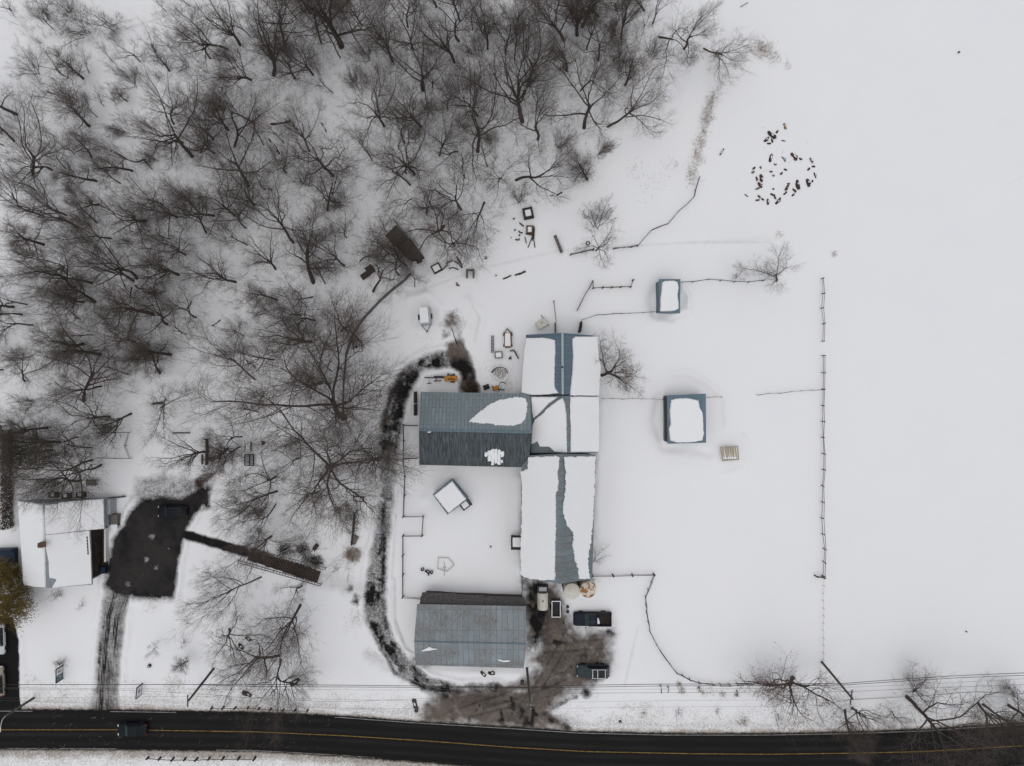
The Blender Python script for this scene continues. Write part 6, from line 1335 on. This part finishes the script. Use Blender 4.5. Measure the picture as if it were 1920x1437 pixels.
rw = thing('brush_row', 'dark ragged brush strip along the far bridge rail', 'heap', G(590, 1050)); clump(rw, G(594, 1054), 400, .9, .6, 'old_wood', 8, 'cuttings', .035, 1.3); clump(rw, G(578, 1048), 300, .9, .5, 'old_wood', 9, 'twigs', .03, 1.3)
rg = thing('garden_arch', 'dark post frame lying beside the bridge at its lot end', 'frame', G(500, 1040)); mb = MB(); mb.beam(G(497, 1034, .3), G(494, 1048, .3), .1); mb.beam(G(486, 1022, .3), G(470, 1030, .3), .06); mb.build('post', M['grey_wood'], rg)

# under the big trees: bench frames, boards
sw = thing('swing_bench', 'black bench frame with two pale seats under the big tree', 'bench', G(470, 860)); mb = MB()
for a, b in (((462, 852), (478, 852)), ((462, 852), (462, 872)), ((478, 852), (478, 872)), ((462, 872), (479, 872)), ((471, 852), (471, 872))): mb.beam(G(*a, .6), G(*b, .6), .14, .14)
mb.build('frame', M['black'], sw)
for x in (466.5, 474.5): MB().box(G(x, 862, .5), (.42, 1.3, .1), 0, .03).build('seat', M['house_wall'], sw)
MB().box(G(467, 838, .4), (.7, 1.3, .35), 0, .1).build('snow_pad', M['snow'], sw); mb = MB(); mb.beam(G(462, 830, .5), G(462, 846, .5), .1); mb.beam(G(473, 828, .5), G(473, 846, .5), .12); mb.build('back_frame', M['black'], sw)
pk2 = thing('post', 'stout dark stump post right of the black bench frame', 'post', G(495, 826)); mb = MB(); mb.tube([G(494, 831, -.2), G(495, 829, 1.6)], [.3, .26], 9); mb.build('stake', M['bark'], pk2, True); MB().lathe(G(495, 829, 1.6), [(.2, 0), (.12, .07), (.02, .1)], 9).build('snow_cap', M['snow'], pk2)
fs_ = thing('fence_panel', 'narrow dark fence panel standing in the clearing edge', 'fence', G(391, 846)); mb = MB(); mb.beam(G(388, 823, .6), G(391, 824, .6), .14, .8); mb.beam(G(391, 824, .6), G(392, 848, .6), .16, .8); mb.beam(G(391, 850, .6), G(391, 871, .6), .14, .8); mb.build('board_panel', M['old_wood'], fs_)
mb = MB(); mb.beam(G(382, 852, .5), G(382, 870, .5), .06, .6); mb.build('stake', M['grey_wood'], fs_)
pl2 = thing('plank', 'dark plank at the lip of a drift in the clearing', 'plank', G(342, 812)); MB().beam(G(324, 812, .15), G(357, 812, .15), .16, .15).build('board', M['old_wood'], pl2); MB().box(G(346, 808, .15), (1.4, .25, .12), .05, .05).build('snow_cap', M['snow'], pl2)
tb = thing('table', 'grey slatted table top standing in snow behind the house', 'table', G(176, 904)); c = G(176, 904, .7); MB().box(c, (1.5, .9, .08), -.05).build('top', M['grey_wood'], tb)
for dx in (-.6, .6):
    for dy in (-.35, .35): MB().box(c + Vector((dx, dy, -.35)), (.08, .08, .66)).build('leg', M['iron'], tb)
for k in range(12): MB().beam(G(208 + k * 2.4, 935 - k * .3 + (k % 2), .3), G(209 + k * 2.4, 931 - k * .3, .4), .07, .05)
gdl = thing('low_fence', 'dark saw-toothed low edging from the house corner to the lot', 'fence', G(222, 934)); mb = MB()
for k in range(15): mb.beam(G(203 + k * 2.3, 936 - k * .25, .1), G(205 + k * 2.3, 932 - k * .25, .5), .09, .06)
mb.build('picket_strip', M['old_wood'], gdl); MB().beam(G(202, 935, .25), G(238, 931, .25), .06, .08).build('rail', M['old_wood'], gdl)
nb = thing('dumpster', 'dark blue covered bin at the photo edge beside the white house', 'bin', G(12, 1046)); MB().box(P(10, 1045, .75), (2.9, 2.6, 1.5), .03, .12).build('hopper', M['dark_blue'], nb); MB().box(P(10, 1043, 1.56), (2.7, 1.2, .1), .03, .03).build('lid', M['dark_blue'], nb)

# evergreens and the hedge at the photo edge
def evergreen(label, bx, by, tx, ty, h, r, mat, seed, n=9000, cone=True):
    o = thing('evergreen_tree', label, 'tree', G(bx, by)); b = G(bx, by, -.3); t = P(tx, ty, h); ax = t - b
    MB().tube([b, b + ax * .5, b + ax * .97], [.2, .13, .04], 9).build('trunk', M['bark'], o, True)
    rs = np.random.RandomState(seed); nb_ = 90; lim = []
    for k in range(nb_):
        f = .12 + .86 * (k + rs.rand()) / nb_; a = k * 2.399 + rs.rand(); L = r * ((1 - f) ** .75 if cone else math.sqrt(max(.05, 1 - (2 * f - 1) ** 2))) * rs.uniform(.7, 1.15) + .15
        c = np.array(b + ax * f); d = np.array((math.cos(a), math.sin(a), rs.uniform(-.1, .45))); lim.append((c, d, L))
    idx = rs.randint(0, nb_, n); t_ = rs.rand(n) ** .55
    c = np.array([lim[i][0] for i in idx]); d = np.array([lim[i][1] for i in idx]); L = np.array([lim[i][2] for i in idx])
    q = c + d * (L * t_)[:, None] + rs.normal(size=(n, 3)) * (.10 + .10 * L[:, None] * t_[:, None]) * np.array((1, 1, .6))
    u = _norm(rs.normal(size=(n, 3)) + d) * .13; v_ = _norm(np.cross(u, rs.normal(size=(n, 3)))) * .045
    V = np.stack([q - u, q + v_, q + u, q - v_], 1).reshape(-1, 3) - np.array(wloc(o)); F = np.arange(len(V)).reshape(-1, 4)
    e = bpy.data.objects.new('crown', np_mesh('crown', V, F, [M[mat]])); C.objects.link(e); e.parent = o
evergreen('bronze and green evergreen at the photo edge above the white car', 34, 1112, 2, 1150, 7.5, 3.4, 'gold_needle', 3, 12000, False)
evergreen('smaller bronze evergreen clump under the dark blue bin', 22, 1072, 0, 1085, 5.0, 2.4, 'gold_needle', 4, 7000, False)
evergreen('dull green pine reaching left from its foot behind the house', 98, 844, 22, 855, 8.5, 2.5, 'needle', 5, 4200, False)
hd = thing('hedge', 'tall narrow brown hedge along the photo edge beside the house', 'hedge', G(22, 905)); rs = np.random.RandomState(8); n = 6500
Y_ = rs.uniform(806, 992, n); z_ = rs.uniform(0, 2.3, n) ** 1.0; xw = np.clip(rs.normal(size=n) * .2, -.4, .4); cx_ = np.array([P(22, 0, 0).x] * n) + xw; cy_ = (718.5 - Y_) * PX * .99
q = np.stack([cx_, cy_, z_], 1); u = _norm(rs.normal(size=(n, 3))) * .12; v_ = _norm(np.cross(u, rs.normal(size=(n, 3)))) * .06
V = np.stack([q - u, q + v_, q + u, q - v_], 1).reshape(-1, 3) - np.array(wloc(hd)); e = bpy.data.objects.new('foliage', np_mesh('foliage', V, np.arange(len(V)).reshape(-1, 4), [M['hedge']])); C.objects.link(e); e.parent = hd
for k in range(12): MB().tube([P(22, 812 + k * 15.5, -.2), P(22, 812 + k * 15.5, 1.9)], .05, 6).build('stem', M['bark'], hd)
clump(hy, G(884, 730), 420, 1.1, .7, 'hedge', 12, 'straw', .04, 1.0); clump(hy, G(876, 731), 160, .7, .5, 'straw', 13, 'loose_straw', .03, 1.0)

# roadside signs, mail box, lumps
def sign(label, x0, y0, x1, y1, h, two):
    """a free-standing framed notice board seen from above, its face towards the farm"""
    o = thing('sign_board', label, 'sign', G((x0 + x1) / 2, (y0 + y1) / 2)); a, b = P(x0, y0, 0), P(x1, y1, 0); up = Vector((0, 0, h))
    mb = MB()
    for q in (a, b): mb.beam(q - Vector((0, 0, .3)), q + up, .13)
    mb.build('post', M['old_wood'], o); MB().beam(a + up, b + up, .1).build('rail', M['old_wood'], o); MB().beam(a + up * .12, b + up * .12, .1).build('rail', M['old_wood'], o)
    d = (b - a); n = Vector((d.y, -d.x, 0)).normalized() * .035
    if n.dot(Vector((-a.x, -a.y, 0))) < 0: n = -n
    def pan(t0, t1, mt, nm, k=1.0, z0=.16, z1=.96):
        q = [a + d * t0 + up * z0 + n * k, a + d * t1 + up * z0 + n * k, a + d * t1 + up * z1 + n * k, a + d * t0 + up * z1 + n * k]; MB().slab(q, n * .6).build(nm, M[mt], o)
    if two:
        pan(.04, .48, 'white', 'upper_panel'); pan(.5, .96, 'blue_wall', 'lower_panel')
        pan(.18, .22, 'iron', 'printed_stroke', 1.7, .35, .75); pan(.30, .34, 'iron', 'printed_stroke', 1.7, .35, .75); pan(.22, .30, 'iron', 'printed_stroke', 1.7, .70, .75)
        pan(.62, .66, 'house_wall', 'printed_stroke', 1.7, .35, .7); pan(.66, .74, 'house_wall', 'printed_stroke', 1.7, .45, .55)
    else:
        pan(.05, .95, 'white', 'panel'); pan(.35, .55, 'iron', 'printed_stroke', 1.7, .45, .6); pan(.5, .62, 'iron', 'printed_stroke', 1.7, .5, .66)
    return o
sign('two-panel roadside sign, white above and blue-grey below, near the shrub', 119, 1247, 119, 1272, 1.75, True)
sign('single white roadside notice with dark mark, right of the driveway', 267, 1282, 265, 1302, 1.6, False)
mbx = thing('mailbox', 'dark meter box beside the utility pole at the south barn', 'box', G(979, 1275)); MB().box(G(979, 1275, .9), (.55, .55, .5), 0, .05).build('box_body', M['iron'], mbx); MB().beam(G(979, 1275, -.2), G(979, 1275, .7), .12).build('post', M['old_wood'], mbx)
for x, y, an, ln, la in ((464, 1301, -.5, 1.5, 'grey-brown rock slab in the verge left of the forked tree'), (553, 1279, .6, 1.4, 'curved dark brown stump right of the forked tree'), (778, 1322, 1.9, 1.9, 'brown timber stub beside the muddy apron'), (906, 1264, -.9, .8, 'black object upright in snow below the south barn'), (922, 1262, -.1, .8, 'flat dark object lying in snow below the south barn'), (466, 1197, -.8, .9, 'olive lump caught among the sapling verge, upper of two'), (452, 1212, -.8, .9, 'dark lump among the sapling verge, lower of two')):
    o = thing('debris_lump', la, 'debris', G(x, y)); c = G(x, y, .12); d = Vector((math.cos(an), math.sin(an), 0)) * ln / 2; mb = MB(); rough_log(mb, c - d, c + d, .26 if ln < 1.2 else .33, int(x)); mb.build('lump', M['old_wood'] if 'dark' in la or 'black' in la else M['bark'], o, True)
    MB().box(c + d * .2 + Vector((.05, .12, .22)), (ln * .4, .2, .12), an, .05).build('snow_cap', M['snow'], o)
for x, y, x2, y2, la in ((1238, 1285, 1239, 1298, 'taller weathered stake in the verge, left of its pair'), (1252, 1287, 1251, 1296, 'shorter weathered stake in the verge, right of its pair'), (1381, 1295, 1379, 1304, 'dark stake right of the dry weeds on the verge'), (1310, 1288, 1308, 1296, 'forked grey stake between the dry weeds')):
    o = thing('stake', la, 'stake', G(x, y)); MB().tube([G(x, y, -.2), G(x, y, .9), G(x2, y2, .5)], [.1, .09, .06], 7).build('shaft', M['grey_wood'], o, True)
    MB().lathe(G(x, y, .9), [(.09, 0), (.1, .04), (.02, .08)], 8).build('snow_cap', M['snow'], o, True)
# fallen trunks in the wood
for x0, y0, x1, y1, r, la in ((508, 234, 545, 228, .22, 'thick fallen trunk in the snowy gap of the wood'), (505, 262, 525, 290, .16, 'broken trunk slanting below the thick fallen one'), (536, 228, 562, 245, .1, 'thin bent fallen stem running off the thick fallen trunk'), (604, 232, 612, 248, .12, 'short fallen stem in the open gap right of the thick trunk'), (360, 565, 352, 580, .13, 'pair of fallen sticks in an A shape, middle of the wood'), (415, 600, 398, 612, .1, 'fallen limb on the small white gap in the wood'), (866, 312, 872, 335, .12, 'dark fallen limb near the curved trunk'), (480, 690, 462, 676, .12, 'leaning dead stem over the wood floor near the lone shrub'), (1349, 292, 1357, 280, .1, 'grey log in a hollow right of the dry grass line'), (1402, 6, 1388, 14, .06, 'thin stick on the snow at the top edge'), (820, 360, 845, 372, .1, 'thin fallen limb near the woodland corner')):
    o = thing('fallen_log', la, 'log', G(x0, y0), 'fallen trunks in the wood'); mb = MB(); rough_log(mb, G(x0, y0, .2), G(x1, y1, .12), r, int(x0)); mb.build('bark', M['bark'], o, True)
    d = G(x1, y1) - G(x0, y0); MB().box((G(x0, y0) + G(x1, y1)) / 2 + Vector((0, .05, r * 1.2 + .12)), (d.length * .5, r, .08), math.atan2(d.y, d.x), .03).build('snow_cap', M['snow'], o)
